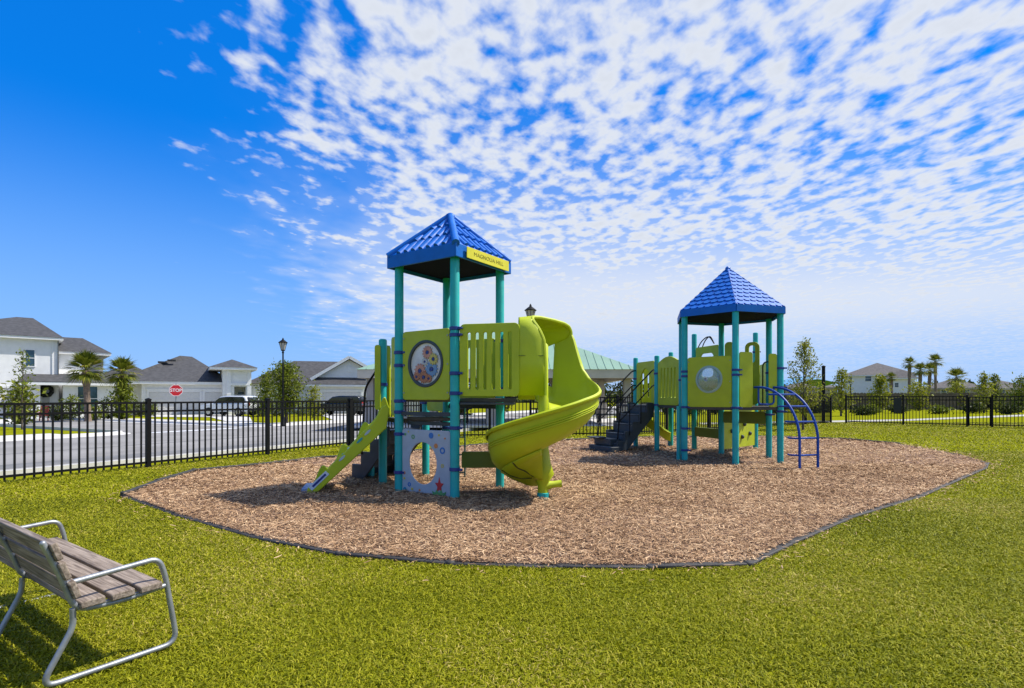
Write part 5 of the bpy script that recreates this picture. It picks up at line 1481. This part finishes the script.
W = bpy.data.worlds.new('World'); S.world = W; W.use_nodes = True
nt = W.node_tree; N = nt.nodes; Lk = nt.links
bg = N['Background']; STR = .11; bg.inputs['Strength'].default_value = STR
sky = N.new('ShaderNodeTexSky'); sky.sky_type = 'NISHITA'; sky.sun_disc = False
sky.sun_elevation = EL; sky.sun_rotation = math.atan2(sun_dir.x, sun_dir.y)
sky.altitude = 0; sky.air_density = 1.0; sky.dust_density = .5; sky.ozone_density = 3.0
hsv = N.new('ShaderNodeHueSaturation'); hsv.inputs['Saturation'].default_value = 1.55; hsv.inputs['Value'].default_value = 1.15
tint = N.new('ShaderNodeVectorMath'); tint.operation = 'MULTIPLY'; tint.inputs[1].default_value = (0.72, .93, 1.22)
Lk.new(sky.outputs[0], tint.inputs[0]); Lk.new(tint.outputs[0], hsv.inputs['Color'])
def math_(op, a, b=None, clamp=False):
    n = N.new('ShaderNodeMath'); n.operation = op; n.use_clamp = clamp
    for i, q in enumerate((a, b)):
        if q is None: continue
        if isinstance(q, (int, float)): n.inputs[i].default_value = q
        else: Lk.new(q, n.inputs[i])
    return n.outputs[0]
def maprange(v, a, b, c=0, d=1, smooth=True):
    n = N.new('ShaderNodeMapRange'); n.interpolation_type = 'SMOOTHSTEP' if smooth else 'LINEAR'
    Lk.new(v, n.inputs['Value'])
    for k, q in zip(('From Min', 'From Max', 'To Min', 'To Max'), (a, b, c, d)):
        if isinstance(q, (int, float)): n.inputs[k].default_value = q
        else: Lk.new(q, n.inputs[k])
    return n.outputs[0]
def noise(vec, scale, detail=5, rough=.55, dist=0.0):
    n = N.new('ShaderNodeTexNoise'); n.inputs['Scale'].default_value = scale; n.inputs['Detail'].default_value = detail
    n.inputs['Roughness'].default_value = rough; n.inputs['Distortion'].default_value = dist
    Lk.new(vec, n.inputs['Vector']); return n.outputs['Fac']
tc = N.new('ShaderNodeTexCoord'); sx_ = N.new('ShaderNodeSeparateXYZ'); Lk.new(tc.outputs['Generated'], sx_.inputs[0])
zc = math_('MAXIMUM', math_('ADD', sx_.outputs['Z'], .012), .014)
u = math_('DIVIDE', sx_.outputs['X'], zc); v = math_('DIVIDE', sx_.outputs['Y'], zc)
cb = N.new('ShaderNodeCombineXYZ'); Lk.new(u, cb.inputs[0]); Lk.new(v, cb.inputs[1])
mp = N.new('ShaderNodeMapping'); mp.inputs['Rotation'].default_value = (0, 0, R(-35)); mp.inputs['Scale'].default_value = (1.0, .72, 1); Lk.new(cb.outputs[0], mp.inputs['Vector'])
uv = mp.outputs['Vector']
n_big = noise(uv, 1.1, 3, .5); n_mid = noise(uv, 3.4, 3, .5); n_puff = noise(uv, 12.5, 4, .48, .1)
e = math_('ADD', math_('ADD', u, math_('MULTIPLY', v, .32)), .56)
e = math_('DIVIDE', e, math_('ADD', math_('MULTIPLY', v, .22), .35))
e = math_('ADD', e, math_('MULTIPLY', math_('SUBTRACT', n_mid, .5), 1.6))
m = maprange(e, -.55, 1.1)
th = maprange(m, 0, 1, .72, .415, smooth=False)
dens = math_('ADD', math_('MULTIPLY', n_puff, .56), math_('MULTIPLY', n_mid, .22)); dens = math_('ADD', dens, math_('MULTIPLY', n_big, .22))
cl = maprange(math_('SUBTRACT', dens, th), -.05, .16)
# far off the cloud sheet thins into an even pale veil
veil = maprange(v, 1.5, 5.0, 0, .84); veil = math_('MULTIPLY', veil, maprange(e, -.1, 1.1))
veil = math_('MULTIPLY', veil, maprange(sx_.outputs['Z'], .02, .14, .35, 1.0))
cov = math_('MAXIMUM', math_('MULTIPLY', cl, .97), veil, True)
cov = math_('MULTIPLY', cov, maprange(sx_.outputs['Z'], .01, .16, .35, 1.0))
# thicker middles are a touch greyer
shade = maprange(math_('SUBTRACT', dens, th), .08, .30, 1.0, .90)
cc_ = N.new('ShaderNodeVectorMath'); cc_.operation = 'SCALE'; cc_.inputs[0].default_value = (4.35, 4.6, 5.05); Lk.new(shade, cc_.inputs['Scale'])
mx = N.new('ShaderNodeMix'); mx.data_type = 'RGBA'
ev = N.new('ShaderNodeMix'); ev.data_type = 'RGBA'; ev.inputs['Factor'].default_value = .6
Lk.new(hsv.outputs[0], ev.inputs[6]); ev.inputs[7].default_value = (.03, 1.02, 4.35, 1)
hz = N.new('ShaderNodeMix'); hz.data_type = 'RGBA'
Lk.new(maprange(sx_.outputs['Z'], .0, .42, .92, 0.0), hz.inputs['Factor']); Lk.new(ev.outputs[2], hz.inputs[6]); hz.inputs[7].default_value = (1.75, 3.1, 5.6, 1)
Lk.new(cov, mx.inputs['Factor']); Lk.new(hz.outputs[2], mx.inputs[6]); Lk.new(cc_.outputs[0], mx.inputs[7])
Lk.new(mx.outputs[2], bg.inputs['Color'])

cam = bpy.data.cameras.new('camera'); co = bpy.data.objects.new('camera', cam); COL.objects.link(co)
co.location = (0, 0, CAMH); co.rotation_euler = (R(90), 0, 0)
cam.sensor_width = 36; cam.sensor_fit = 'HORIZONTAL'; cam.lens = 36 * F / 1024
cam.shift_y = (HOR - 344) / 1024; cam.clip_end = 3000; cam.clip_start = .05
S.camera = co
S.view_settings.view_transform = 'Standard'; S.view_settings.look = 'None'
S.view_settings.exposure = .72; S.view_settings.gamma = 1.0
